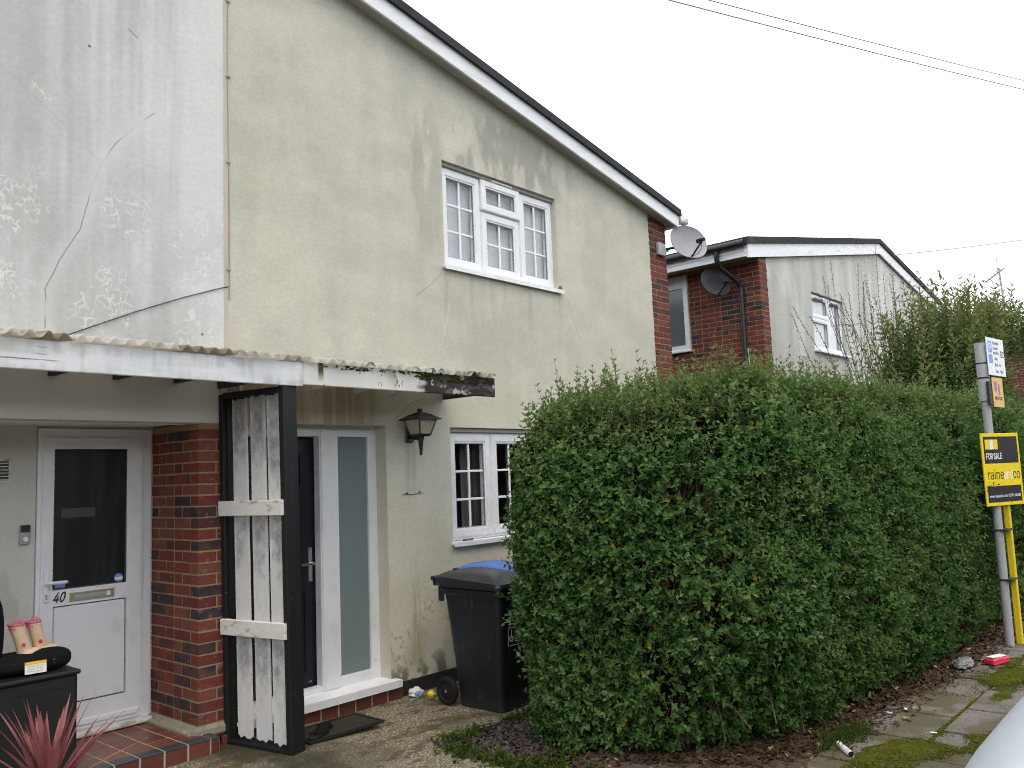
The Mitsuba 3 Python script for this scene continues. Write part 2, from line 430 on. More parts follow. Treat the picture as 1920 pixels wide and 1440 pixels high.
mat('plastic_lid', lambda p, n, uv: mix((0.012, 0.013, 0.0165), (0.021, 0.022, 0.026), fbm(p.x * 10, p.y * 10, p.z * 10, 3)), 0.33, 0.5)
mat('plastic_blue', lambda p, n, uv: mix((0.045, 0.125, 0.42), (0.07, 0.16, 0.46), fbm(p.x * 10, p.y * 10, p.z * 10, 3)), 0.4, 0.4)
mat('rubber', (0.010, 0.010, 0.011), 0.7, 0.3)
mat('print_white', (0.62, 0.63, 0.66), 0.6, 0.3)
mat('metal_chrome', (0.62, 0.62, 0.63), 0.22, 0.5, metallic=1.0)
mat('brass', (0.52, 0.45, 0.28), 0.35, 0.5, metallic=0.85)
mat('door_navy', lambda p, n, uv: mix((0.009, 0.0115, 0.019), (0.013, 0.016, 0.025), fbm(p.x * 5, p.y * 5, p.z * 5, 2)), 0.4, 0.4)
mat('headlight_glass', (0.3, 0.32, 0.33), 0.2, 0.5)
scene['frosted_glass'] = {'type': 'principledthin', 'base_color': {'type': 'rgb', 'value': [0.42, 0.50, 0.52]}, 'roughness': 0.3, 'eta': 1.5, 'diff_trans': 1.2}
mat('dark_patterned_glass', lambda p, n, uv: mix((0.010, 0.014, 0.013), (0.030, 0.034, 0.034), fbm(p.x * 70, 1.0, p.z * 4, 3) * smoothstep(0.3, 0.7, fbm(p.x * 12, 2.0, p.z * 1.5, 2))), 0.3, 0.3)
mat('hall_wall', (0.60, 0.61, 0.63), 0.7)
mat('hall_floor', (0.16, 0.165, 0.19), 0.7)
mat('room_dark', (0.42, 0.43, 0.43), 0.9)
mat('curtain', lambda p, n, uv: mix((0.44, 0.48, 0.52), (0.40, 0.44, 0.48), 0.5 + 0.5 * dr.sin(p.x * 23)), 0.9, 0.1)
mat('curtain_dark', lambda p, n, uv: mix((0.15, 0.155, 0.16), (0.06, 0.064, 0.066), 0.5 + 0.5 * dr.sin(p.x * 75)), 0.9, 0.1)
scene['pane_glass'] = {'type': 'thindielectric', 'int_ior': 1.5}
mat('lantern_black', (0.012, 0.012, 0.013), 0.45, 0.5)
mat('lantern_glass', (0.42, 0.38, 0.31), 0.25, 0.5)
mat('dish_grey', lambda p, n, uv: mix((0.30, 0.31, 0.335), (0.25, 0.26, 0.285), fbm(p.x * 9, p.y * 9, p.z * 9, 3)), 0.42, 0.4)
mat('dish_dark', lambda p, n, uv: mix((0.085, 0.09, 0.105), (0.06, 0.065, 0.075), fbm(p.x * 9, p.y * 9, p.z * 9, 3)), 0.45, 0.4)
mat('galvanised', lambda p, n, uv: mix((0.38, 0.40, 0.42), (0.28, 0.30, 0.31), fbm(p.x * 14, p.y * 14, p.z * 3, 3)), 0.5, 0.5)


def c_tile(p, n, uv):
    c = mix((0.10, 0.031, 0.022), (0.14, 0.043, 0.028), uv.x)
    c = mix(c, (0.10, 0.055, 0.025), 0.7 * smoothstep(0.45, 0.65, fbm(p.x * 6, p.y * 6, p.z * 6, 4)) * smoothstep(-0.35, -0.55, p.x) * smoothstep(0.5, 0.9, n.z))
    return c * (0.85 + 0.3 * fbm(p.x * 40, p.y * 40, p.z * 40, 2))


mat('quarry_tile', c_tile, 0.38, 0.5)
mat('black_tile', lambda p, n, uv: mix((0.018, 0.02, 0.023), (0.045, 0.05, 0.055), fbm(p.x * 16, p.y * 16, p.z * 16, 3)), 0.4, 0.5)
mat('grout', (0.36, 0.28, 0.25), 0.9, 0.2)
mat('screed', lambda p, n, uv: mix((0.30, 0.28, 0.22), (0.16, 0.15, 0.12), fbm(p.x * 18, p.y * 18, p.z * 18, 3)), 0.9, 0.2)


def c_aggregate(p, n, uv):
    f1, f2, r = voronoi(p.x * 72, p.y * 72)
    st = mix((0.088, 0.073, 0.049), (0.35, 0.30, 0.222), r)
    st = mix(st, (0.46, 0.44, 0.39), smoothstep(0.93, 0.95, r))
    c = mix((0.115, 0.098, 0.068), st, smoothstep(0.55, 0.3, f1))
    wet = smoothstep(0.46, 0.66, fbm(p.x * 2.3, p.y * 2.3, 1.0, 4))
    c = mix(c, (0.070, 0.060, 0.038), 0.62 * wet)
    c = mix(c, (0.05, 0.035, 0.022), 0.7 * smoothstep(0.60, 0.70, fbm(p.x * 9 + 2, p.y * 14, 5.0, 4)))
    moss = smoothstep(0.60, 0.70, fbm(p.x * 5 + 4, p.y * 5, 2.0, 4))
    c = mix(c, (0.055, 0.052, 0.015), 0.6 * moss)
    # dark damp strip at the foot of the slatted screen
    ds = smoothstep(0.34, 0.08, segdist(p.x, p.y, [(-0.02, -0.12), (0.12, -0.62), (0.0, -0.95)]) + 0.2 * (fbm(p.x * 9, p.y * 9, 4.0, 3) - 0.5))
    c = mix(c, (0.030, 0.027, 0.016), 0.85 * ds)
    return c


mat('aggregate', c_aggregate, 0.65, 0.35, bump=lambda p, n, uv: -0.004 * dr.minimum(voronoi(p.x * 95, p.y * 95)[0], 0.6))


def c_soil(p, n, uv):
    c = mix((0.045, 0.034, 0.026), (0.105, 0.082, 0.066), fbm(p.x * 14, p.y * 14, 1.0, 4))
    return mix(c, (0.03, 0.034, 0.012), 0.6 * smoothstep(0.55, 0.7, fbm(p.x * 4, p.y * 4, 6.0, 3)))


mat('soil', c_soil, 0.9, 0.15, bump=lambda p, n, uv: 0.01 * fbm(p.x * 40, p.y * 40, 1.0, 3))
mat('litter', lambda p, n, uv: mix(mix((0.028, 0.019, 0.014), (0.085, 0.050, 0.028), uv.x), (0.26, 0.19, 0.09), smoothstep(0.95, 0.97, uv.y)), 0.8, 0.2)
mat('slate_chip', lambda p, n, uv: mix((0.040, 0.028, 0.026), (0.12, 0.10, 0.10), uv.x * uv.x), 0.6, 0.4)


def c_slab(p, n, uv):
    f1, _, r = voronoi(p.x * 120, p.y * 120)
    c = mix((0.085, 0.077, 0.068), (0.155, 0.142, 0.130), fbm(p.x * 9, p.y * 9, uv.x * 9, 3))
    c = mix(c, mix((0.07, 0.062, 0.058), (0.27, 0.24, 0.225), r), 0.4)
    d = smoothstep(0.42, 0.62, fbm(p.x * 3 + 2, p.y * 4, 7.0, 4))
    return mix(c, (0.075, 0.065, 0.035), 0.8 * d)


mat('slab_stone', c_slab, 0.85, 0.25, bump=lambda p, n, uv: 0.003 * fbm(p.x * 80, p.y * 80, 1.0, 2))


def c_asphalt(p, n, uv):
    _, _, r = voronoi(p.x * 110, p.y * 110)
    return mix((0.035, 0.035, 0.036), (0.085, 0.083, 0.08), r) * (0.7 + 0.6 * fbm(p.x * 2, p.y * 2, 1.0, 3))


mat('asphalt', c_asphalt, 0.85, 0.3)
mat('joint_dirt', lambda p, n, uv: mix((0.055, 0.047, 0.03), (0.085, 0.075, 0.045), fbm(p.x * 10, p.y * 10, 1.0, 3)), 0.95, 0.1)
mat('moss', lambda p, n, uv: mix((0.035, 0.042, 0.006), (0.095, 0.105, 0.012), fbm(p.x * 30, p.y * 30, p.z * 30, 3)), 0.95, 0.1)
mat('ground', lambda p, n, uv: mix((0.06, 0.07, 0.035), (0.11, 0.10, 0.07), fbm(p.x * 0.6, p.y * 0.6, 1.0, 4)), 0.95, 0.1)


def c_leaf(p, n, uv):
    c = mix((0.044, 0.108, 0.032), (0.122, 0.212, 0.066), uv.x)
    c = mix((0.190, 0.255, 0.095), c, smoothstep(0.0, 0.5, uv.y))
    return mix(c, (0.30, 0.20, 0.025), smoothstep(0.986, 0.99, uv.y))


def leaf_mat(name, fn, rough=0.26):
    scene[name] = {'type': 'principledthin', 'base_color': proc(fn), 'roughness': rough, 'eta': 1.6, 'diff_trans': 0.6}
    return name


leaf_mat('privet_leaf', c_leaf)
leaf_mat('shrub_leaf', lambda p, n, uv: mix((0.23, 0.26, 0.095), mix((0.055, 0.105, 0.036), (0.14, 0.205, 0.075), uv.x), smoothstep(0.0, 0.6, uv.y)))
leaf_mat('cordyline_leaf', lambda p, n, uv: mix((0.26, 0.060, 0.085), (0.42, 0.225, 0.205), uv.x * 0.7 + 0.3 * fbm(p.x * 60, p.y * 60, p.z * 4, 2)), 0.4)
leaf_mat('weed_leaf', lambda p, n, uv: mix((0.03, 0.06, 0.012), (0.085, 0.125, 0.02), uv.x), 0.5)
mat('twig', lambda p, n, uv: mix((0.07, 0.045, 0.028), (0.16, 0.115, 0.075), fbm(p.x * 20, p.y * 20, p.z * 20, 2)), 0.85, 0.2)
mat('bare_twig', (0.13, 0.095, 0.08), 0.8, 0.2)
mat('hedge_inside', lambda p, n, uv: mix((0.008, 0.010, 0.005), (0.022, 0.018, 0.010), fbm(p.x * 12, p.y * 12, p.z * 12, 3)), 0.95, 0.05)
mat('car_paint', (0.34, 0.37, 0.41), 0.35, 0.5, clearcoat=1.0, clearcoat_gloss=0.95)
mat('car_glass', (0.012, 0.014, 0.015), 0.08, 0.5)
mat('sign_yellow', (0.72, 0.56, 0.010), 0.5, 0.4)
mat('sign_black', (0.020, 0.019, 0.021), 0.5, 0.4)
mat('sign_white', (0.70, 0.73, 0.77), 0.45, 0.4)
mat('sign_blue', (0.17, 0.27, 0.62), 0.5, 0.4)
mat('sign_orange', (0.62, 0.40, 0.13), 0.5, 0.4)
mat('sign_purple', (0.27, 0.12, 0.30), 0.5, 0.4)
mat('sign_dark_text', (0.055, 0.035, 0.012), 0.6, 0.3)
mat('sign_grey_text', (0.16, 0.18, 0.23), 0.6, 0.3)
mat('post_yellow', lambda p, n, uv: mix((0.55, 0.40, 0.008), (0.68, 0.50, 0.012), fbm(p.x * 20, p.y * 20, p.z * 3, 3)), 0.55, 0.4)
mat('skin_boot', lambda p, n, uv: mix((0.58, 0.40, 0.26), (0.64, 0.48, 0.34), noise(p.x * 20, p.y * 20, p.z * 20)), 0.35, 0.5)
mat('boot_pink', (0.56, 0.15, 0.23), 0.4, 0.5)
mat('boot_red', (0.55, 0.04, 0.05), 0.4, 0.5)
mat('fabric_black', lambda p, n, uv: mix((0.006, 0.006, 0.007), (0.013, 0.013, 0.015), fbm(p.x * 120, p.y * 120, p.z * 120, 2)), 0.9, 0.1)
mat('box_black', lambda p, n, uv: mix((0.006, 0.0064, 0.0075), (0.011, 0.0115, 0.013), fbm(p.x * 9, p.y * 9, p.z * 9, 3)), 0.5, 0.4)
mat('label_paper', (0.68, 0.67, 0.62), 0.6, 0.3)
mat('label_yellow', (0.62, 0.42, 0.04), 0.6, 0.3)
mat('terracotta', (0.22, 0.09, 0.05), 0.8, 0.2)
mat('doormat', lambda p, n, uv: mix((0.022, 0.021, 0.018), (0.040, 0.036, 0.026), fbm(p.x * 60, p.y * 60, 1.0, 2)), 0.95, 0.1)
mat('litter_red', (0.60, 0.03, 0.07), 0.4, 0.5)
mat('litter_white', (0.68, 0.68, 0.67), 0.5, 0.4)
mat('cable_black', (0.03, 0.03, 0.031), 0.6, 0.3)
mat('cable_beige', (0.30, 0.28, 0.24), 0.7, 0.3)
mat('cable_pink', lambda p, n, uv: mix((0.52, 0.46, 0.41), (0.46, 0.43, 0.37), noise(p.z * 9, 1.0)), 0.7, 0.2)
mat('wire_grey', (0.42, 0.42, 0.43), 0.6, 0.3)
mat('yellow_flower', (0.68, 0.52, 0.05), 0.7, 0.2)


# ------------------------------------------------------------------ ground
def zpath(x, y):
    s = np.clip((0.95 - x) / 0.7, 0, 1)
    s = s * s * (3 - 2 * s)
    t = np.clip((y + 1.5) / 0.9, 0, 1)
    return 0.035 * s * t + 0.006 * (nz(x, y, 0, 2.2, 5) - 0.5)


struct('ground', box(-300, 300, -300, 300, -0.62, -0.20), 'ground')
struct('road', sheet(-60, 60, -13.0, -4.55, 3.0, lambda x, y: -0.11 + 0 * x), 'asphalt')
path_poly = sg.Polygon([(-9, 0.4), (6.6, 0.4), (6.6, -1.10), (1.9, -1.17), (0.84, -1.15), (0.78, -1.9), (0.74, -3.1), (-9, -3.1)])
pm = sheet(-9, 6.6, -3.1, 0.4, 0.05, zpath)
cen = pm.triangles_center
keep = (cen[:, 1] > -1.15 - 0.012 * np.sin(cen[:, 0] * 23)) | (cen[:, 0] < 0.80 + 0.03 * np.sin(cen[:, 1] * 9))
pm.update_faces(keep)
pm.remove_unreferenced_vertices()
struct('path', pm, 'aggregate', smooth=True, label='exposed aggregate concrete path in front of both doors')
struct('soil', sheet(0.6, 12, -3.5, -1.0, 0.06, lambda x, y: -0.035 + 0.05 * nz(x, y, 0, 3.0, 9)), 'soil', smooth=True)
# pavement beside the hedge: slabs with dirty joints
pk = struct('pavement', sheet(-9, 14, -4.45, -3.05, 0.12, lambda x, y: -0.022 + 0.012 * nz(x, y, 0, 4, 3)), 'joint_dirt', smooth=True)
xs = -0.4
ci = 0
while xs < 8.2:
    w = 0.60
    for r_, (ya, yb) in enumerate([(-3.66, -3.22), (-4.02, -3.68), (-4.40, -4.04)]):
        off = 0.0 if r_ != 1 else 0.27
        dz = rng.uniform(-0.006, 0.008)
        m = box(xs + off, xs + off + w - 0.02, ya, yb, -0.06, 0.012 + dz, 0.006)
        m.apply_transform(trimesh.transformations.rotation_matrix(rng.uniform(-0.012, 0.012), [0, 0, 1], m.centroid))
        part(pk, 'slab', m, 'slab_stone', uv=np.tile([[rng.random(), rng.random()]], (len(m.vertices), 1)))
    xs += w
struct('kerb', join(*[box(-9 + 0.92 * i, -9 + 0.92 * i + 0.91, -4.58, -4.46, -0.2, 0.0, 0.012) for i in range(26)]), 'slab_stone', uv=None)

# ------------------------------------------------------------------ houses
RZ = lambda x: 4.765 + 0.19 * (6.2 - abs(x))     # lower edge of the verge board at y = -0.15


def roof_band(xa, za, xb, zb, h, y0, y1):
    return extrude_xz(sg.Polygon([(xa, za), (xb, zb), (xb, zb + h), (xa, za + h)]), y0, y1)


def uvq(m, a=None, b=None):
    return np.tile([[rng.random() if a is None else a, rng.random() if b is None else b]], (len(m.vertices), 1))


def brick(parent, x0, x1, y0, y1, z0, b=0.003):
    j = rng.uniform(-0.002, 0.002, 6)
    m = box(x0 + j[0], x1 + j[1], y0 + 0.6 * j[2], y1 + j[3], z0 + 0.6 * j[4], z0 + 0.0645 + 0.6 * j[5], b)
    part(parent, 'brick', m, 'brick', uv=uvq(m))


def framed_light(parent, x0, x1, z0, z1, y, fw, cols, rows, d=0.055, pane='pane_glass', bars=True, frame_name='casement', glass_in=0.03):
    """One casement: a bevelled frame, its pane and glazing bars, all parts of the given parent."""
    outer = sg.box(x0, z0, x1, z1)
    inner = sg.box(x0 + fw, z0 + fw, x1 - fw, z1 - fw)
    fr = extrude_xz(outer.difference(inner), y, y + d)
    lip = extrude_xz(sg.box(x0 + 0.008, z0 + 0.008, x1 - 0.008, z1 - 0.008).difference(sg.box(x0 + fw - 0.018, z0 + fw - 0.018, x1 - fw + 0.018, z1 - fw + 0.018)), y - 0.008, y)
    part(parent, frame_name, join(fr, lip), 'upvc')
    gx0, gx1, gz0, gz1 = x0 + fw, x1 - fw, z0 + fw, z1 - fw
    part(parent, 'gasket', extrude_xz(sg.box(gx0, gz0, gx1, gz1).difference(sg.box(gx0 + 0.006, gz0 + 0.006, gx1 - 0.006, gz1 - 0.006)), y + 0.004, y + 0.02), 'gasket_grey')
    part(parent, 'pane', extrude_xz(sg.box(gx0, gz0, gx1, gz1), y + glass_in, y + glass_in + 0.001) if pane != 'pane_glass'
         else trimesh.Trimesh([[gx0, y + glass_in, gz0], [gx1, y + glass_in, gz0], [gx1, y + glass_in, gz1], [gx0, y + glass_in, gz1]], [[0, 1, 2], [0, 2, 3]], process=False), pane)
    if bars:
        bw = 0.010
        for i in range(1, cols):
            xc = gx0 + (gx1 - gx0) * i / cols
            part(parent, 'glazing_bar', box(xc - bw, xc + bw, y + 0.010, y + 0.026, gz0, gz1, 0.003), 'glazing_bar')
        for i in range(1, rows):
            zc = gz0 + (gz1 - gz0) * i / rows
            part(parent, 'glazing_bar', box(gx0, gx1, y + 0.012, y + 0.0255, zc - bw, zc + bw, 0.003), 'glazing_bar')


def sub(parent, name, label=None):
    """A part without a mesh of its own: the key that its sub-parts' keys start with."""
    k = key_of(f'{parent}__{name}')
    n = 0
    base = k
    while any(q.startswith(k + '__') for q in scene):
        n += 1
        k = f'{parent}__{name}_{n:03d}'
    if label:
        labels[k] = {'label': label}
    return k


# ---- cream house
CH = thing('cream_house', 'cream rendered end house with dark front door ajar and white windows', 'house')
wall_poly = sg.Polygon([(0.03, -0.2), (5.715, -0.2), (5.715, 4.86 + 0.19 * (6.2 - 5.715)), (0.03, 4.86 + 0.19 * 6.17)])
for hole in (sg.box(0.06, -0.3, 1.45, 2.18), sg.box(2.19, 3.63, 3.86, 4.645), sg.box(2.19, 1.15, 3.86, 2.18)):
    wall_poly = wall_poly.difference(hole)
part(CH, 'wall', extrude_xz(wall_poly, 0.0, 0.26), 'cream_render')
part(CH, 'plinth', extrude_xz(sg.box(1.535, -0.2, 5.715, 0.115), -0.012, 0.004), 'dark_timber')
part(CH, 'side_wall', box(6.02, 6.10, 0.104, 8.2, -0.2, 4.90), 'brickwork')
part(CH, 'back_wall', box(0.0, 6.10, 8.0, 8.2, -0.2, 4.9), 'cream_render')
part(CH, 'pier_core', box(5.716, 6.096, 0.0015, 0.30, -0.2, 4.90), 'mortar')
for c in range(66):
    z = -0.03 + 0.075 * c
    if z + 0.07 > 4.90:
        break
    if c % 2:
        brick(CH, 5.712 - rng.uniform(0, .012), 5.925, -0.002, 0.10, z)
        brick(CH, 5.935, 6.10, -0.002, 0.10, z)
    else:
        brick(CH, 5.712 - rng.uniform(0, .012), 5.815, -0.002, 0.10, z)
        brick(CH, 5.825, 6.10, -0.002, 0.10, z)
# roof, verge board, soffit
part(CH, 'verge_board', roof_band(0.0, RZ(0), 6.2, RZ(6.2), 0.155, -0.15, -0.128), 'fascia_paint')
part(CH, 'soffit', roof_band(0.0, RZ(0) + 0.02, 6.19, RZ(6.19) + 0.02, 0.015, -0.128, 0.0), 'soffit')
part(CH, 'roof', join(roof_band(0.0, RZ(0) + 0.157, 6.235, RZ(6.235) + 0.157, 0.085, -0.172, 0.9), roof_band(1.85, RZ(1.85) + 0.157, 6.235, RZ(6.235) + 0.157, 0.085, 0.9, 3.2), roof_band(0.0, RZ(0) + 0.157, 6.235, RZ(6.235) + 0.157, 0.085, 3.2, 8.3)), 'roof_felt')
part(CH, 'roof_window', trimesh.Trimesh([(0, 0.9, RZ(0) + 0.2), (1.85, 0.9, RZ(1.85) + 0.2), (1.85, 3.2, RZ(1.85) + 0.2), (0, 3.2, RZ(0) + 0.2)], [(0, 1, 2), (0, 2, 3)], process=False), 'pane_glass')
part(CH, 'felt_edge', roof_band(0.0, RZ(0) + 0.150, 6.225, RZ(6.225) + 0.150, 0.075, -0.185, -0.172), 'roof_felt')
part(CH, 'eave_board', box(6.18, 6.205, -0.128, 8.2, 4.765, 4.91), 'fascia_paint')
part(CH, 'gutter', tube([(6.27, -0.17, 4.90), (6.27, 8.2, 4.90)], 0.055, 10), 'fascia_paint')
# rooms behind the glass
part(CH, 'room', join(box(1.75, 5.6, 2.2, 2.3, 0.9, 2.4), box(1.75, 1.85, 0.27, 2.3, 0.9, 2.4), box(5.5, 5.6, 0.27, 2.3, 0.9, 2.4), box(1.75, 5.6, 0.27, 2.3, 0.8, 0.9), box(1.75, 5.6, 0.27, 2.3, 2.4, 2.5)), 'room_dark')
part(CH, 'upper_room', join(box(1.9, 4.2, 1.6, 1.7, 3.4, 4.9), box(1.8, 1.9, 0.27, 1.7, 3.4, 4.9), box(4.2, 4.3, 0.27, 1.7, 3.4, 4.9), box(1.8, 4.3, 0.27, 1.7, 3.3, 3.4)), 'room_dark')


def wavy(x0, x1, z0, z1, y, amp, wl, dirs=1):
    n = max(8, int((x1 - x0) / wl * 8))
    X = np.linspace(x0, x1, n)
    Y = y + amp * np.sin(X / wl * 2 * np.pi) + 0.4 * amp * np.sin(X * 31)
    V = np.vstack([np.stack([X, Y, X * 0 + z0], 1), np.stack([X, Y, X * 0 + z1], 1)])
    i = np.arange(n - 1)
    return trimesh.Trimesh(V, np.vstack([np.stack([i, i + 1, i + n + 1], 1), np.stack([i, i + n + 1, i + n], 1)]), process=False)


part(CH, 'net_curtain', wavy(2.1, 3.95, 3.55, 4.75, 0.15, 0.003, 0.20), 'curtain', smooth=True)
part(CH, 'curtain', wavy(2.56, 2.80, 1.0, 2.3, 0.25, 0.02, 0.085), 'curtain_dark', smooth=True)
part(CH, 'curtain', wavy(3.35, 3.95, 1.0, 2.3, 0.25, 0.02, 0.085), 'curtain_dark', smooth=True)

WY = 0.06
W = sub(CH, 'window', 'white upper window with Georgian bars and a small top light')
part(W, 'frame', extrude_xz(sg.box(2.19, 3.655, 3.86, 4.612).difference(sg.union_all([sg.box(2.225, 3.69, 2.725, 4.58), sg.box(2.765, 3.69, 3.295, 4.285), sg.box(2.765, 4.325, 3.295, 4.58), sg.box(3.335, 3.69, 3.83, 4.58)])) if hasattr(sg, 'union_all') else
     sg.box(2.19, 3.655, 3.86, 4.612).difference(sg.box(2.225, 3.69, 2.725, 4.58)).difference(sg.box(2.765, 3.69, 3.295, 4.285)).difference(sg.box(2.765, 4.325, 3.295, 4.58)).difference(sg.box(3.335, 3.69, 3.83, 4.58)), WY + 0.004, WY + 0.064), 'upvc')
framed_light(W, 2.215, 2.737, 3.678, 4.600, WY - 0.002, 0.082, 2, 3)
framed_light(W, 2.752, 3.308, 3.678, 4.288, WY - 0.002, 0.082, 2, 2)
framed_light(W, 2.745, 3.315, 4.300, 4.606, WY - 0.022, 0.075, 2, 1, frame_name='top_light')
framed_light(W, 3.322, 3.842, 3.678, 4.600, WY - 0.002, 0.082, 2, 3)
part(W, 'sill', join(box(2.165, 3.90, -0.035, 0.055, 3.625, 3.652, 0.006), box(2.165, 3.90, -0.040, -0.033, 3.612, 3.652)), 'upvc')
part(W, 'vent', box(2.90, 3.20, WY - 0.036, WY - 0.001, 4.612, 4.628, 0.004), 'glazing_bar')
part(W, 'head_filler', box(2.19, 3.86, 0.03, 0.12, 4.612, 4.645), 'soffit')
W2 = sub(CH, 'window', 'white ground floor window with dark panes, half hidden by the hedge')
fr = sg.box(2.19, 1.175, 3.86, 2.142)
for b_ in (sg.box(2.225, 1.21, 2.75, 2.105), sg.box(2.79, 1.21, 3.30, 2.105), sg.box(3.335, 1.21, 3.83, 2.105)):
    fr = fr.difference(b_)
part(W2, 'frame', extrude_xz(fr, WY + 0.004, WY + 0.064), 'upvc')
framed_light(W2, 2.215, 2.760, 1.198, 2.125, WY - 0.002, 0.084, 2, 3)
framed_light(W2, 2.772, 3.315, 1.198, 2.125, WY - 0.002, 0.084, 2, 3)
framed_light(W2, 3.327, 3.845, 1.198, 2.125, WY - 0.002, 0.084, 2, 3)
part(W2, 'sill', join(box(2.165, 3.90, -0.040, 0.055, 1.145, 1.172, 0.006), box(2.165, 3.90, -0.045, -0.038, 1.132, 1.172)), 'upvc')
part(W2, 'vent', box(2.88, 3.25, WY - 0.020, WY - 0.001, 2.144, 2.162, 0.004), 'seal')
part(W2, 'head_filler', box(2.19, 3.86, 0.03, 0.12, 2.142, 2.18), 'soffit')

# front door, standing ajar
DY = 0.13
D = sub(CH, 'door_frame')
fo = sg.box(0.06, 0.155, 1.449, 2.155).difference(sg.box(0.12, 0.20, 0.885, 2.098)).difference(sg.box(1.062, 0.238, 1.362, 2.094))
part(D, 'frame', join(extrude_xz(fo, DY, DY + 0.07), box(0.895, 1.045, DY - 0.012, DY, 0.165, 2.145, 0.004)), 'upvc')
part(D, 'head', box(0.06, 1.449, DY + 0.005, DY + 0.1, 2.155, 2.18), 'upvc')
part(D, 'sidelight', extrude_xz(sg.box(1.062, 0.238, 1.362, 2.094), DY + 0.02, DY + 0.021), 'frosted_glass', label='frosted glass sidelight beside the dark front door')
part(D, 'sill', join(box(0.06, 1.50, -0.075, DY + 0.07, 0.128, 0.157, 0.006), box(0.06, 1.50, -0.080, -0.073, 0.100, 0.157)), 'upvc')
th = math.radians(3.2)
DL = sub(CH, 'door', 'dark navy front door standing ajar')
rot = trimesh.transformations.rotation_matrix(th, [0, 0, 1], [0.125, DY + 0.055, 0])
leafm = extrude_xz(sg.box(0.125, 0.175, 0.905, 2.095).difference(sg.box(0.26, 1.72, 0.77, 1.96)).difference(sg.box(0.70, 0.32, 0.80, 0.9)), DY + 0.055, DY + 0.098)
back = extrude_xz(sg.box(0.13, 0.18, 0.90, 2.09), DY + 0.066, DY + 0.09)
for nm, mm, ma in (('leaf', join(leafm, back), 'door_navy'),
                   ('edge', box(0.9055, 0.9075, DY + 0.057, DY + 0.096, 0.177, 2.093), 'upvc'),
                   ('handle', join(box(0.835, 0.872, DY + 0.046, DY + 0.055, 0.98, 1.24, 0.004), cyl((0.853, DY + 0.05, 1.12), (0.853, DY + 0.005, 1.12), 0.009), box(0.735, 0.863, DY - 0.002, DY + 0.012, 1.108, 1.126, 0.005)), 'metal_chrome'),
                   ('kick_stud', join(*[cyl((0.83 + 0.018 * i, DY + 0.056, 0.235), (0.83 + 0.018 * i, DY + 0.048, 0.235), 0.006, 10) for i in (0, 1)]), 'metal_chrome')):
    mm.apply_transform(rot)
    part(DL, nm, mm, ma)
part(CH, 'hall', join(box(0.0, 0.05, 0.27, 3.2, 0.1, 5.9), box(1.70, 1.75, 0.27, 3.2, 0.1, 5.6), box(0.0, 1.75, 3.2, 3.25, 0.1, 5.9), box(0.05, 1.70, 0.27, 0.9, 2.4, 2.45), box(0.05, 1.70, 0.85, 0.9, 2.45, 5.7),
                      box(1.685, 1.70, 0.27, 3.2, 0.17, 0.29, 0.003)), 'hall_wall')
part(CH, 'hall_floor', box(0.05, 1.7, DY + 0.07, 3.2, 0.10, 0.166), 'hall_floor')
part(CH, 'step_core', box(0.06, 1.529, -0.0405, DY + 0.05, -0.2, 0.0945), 'grout')
for i in range(10):
    x1 = 1.530 - 0.158 * i
    if x1 < 0.1:
        break
    m = box(x1 - 0.150, x1, -0.042, -0.024, -0.04, 0.0955, 0.003)
    part(CH, 'tile', m, 'quarry_tile', uv=uvq(m))
part(CH, 'wall_nail', join(cyl((1.66, 0.002, 1.62), (1.66, -0.015, 1.62), 0.006, 8), cyl((1.80, 0.002, 1.625), (1.80, -0.015, 1.625), 0.006, 8), tube([(1.62, -0.004, 1.612), (1.73, -0.006, 1.608), (1.84, -0.004, 1.616)], 0.002, 5)), 'cable_black')

# ---- white house (left half of the pair)
WH = thing('white_house', 'white rendered house with recessed porch and white half glazed door', 'house')
wp = sg.Polygon([(-6.1, -0.2), (-0.0, -0.2), (0.0, 4.86 + 0.19 * 6.2), (-6.1, 4.86 + 0.019)])
wp = wp.difference(sg.box(-2.60, -0.3, 0.2, 2.172)).difference(sg.box(-4.9, 3.63, -3.4, 4.64))
part(WH, 'wall', extrude_xz(wp, -0.004, 0.26), 'white_render')
part(WH, 'lintel_edge', box(-2.6, 0.05, 0.0, 0.09, 2.166, 2.1715), 'soffit')
RD = 0.66
pw = sg.box(-2.6, -0.2, -0.185, 2.30).difference(sg.box(-0.968, 0.0, -0.206, 2.172))
part(WH, 'porch_wall', extrude_xz(pw, RD - 0.002, RD + 0.12), 'porch_render')
part(WH, 'porch_side', box(-2.72, -2.6, 0.26, RD + 0.1, -0.2, 2.3), 'porch_render')
part(WH, 'porch_ceiling', box(-2.6, -0.0, 0.255, RD + 0.1, 2.185, 2.28), 'porch_render')
part(WH, 'lintel_soffit', box(-2.6, 0.05, 0.09, 0.262, 2.176, 2.20), 'porch_render')
part(WH, 'pier_core', box(-0.1868, 0.058, 0.0032, RD + 0.1, 0.13, 2.175), 'mortar')
for c in range(27):
    z = 0.187 + 0.075 * c
    if z + 0.066 > 2.176:
        break
    X0, X1 = -0.19, 0.056
    if c % 2:
        brick(WH, X0, X1, 0.0, 0.1025, z)
        y = 0.1125
        for L_ in (0.215, 0.1025, 0.215):
            brick(WH, X0, X0 + 0.1, y, y + L_, z)
            y += L_ + 0.01
    else:
        brick(WH, X0, X0 + 0.128, 0.0, 0.215, z)
        brick(WH, X0 + 0.138, X1, 0.0, 0.215, z)
        y = 0.225
        for L_ in (0.1025, 0.215, 0.1):
            brick(WH, X0, X0 + 0.1, y, y + L_, z)
            y += L_ + 0.01
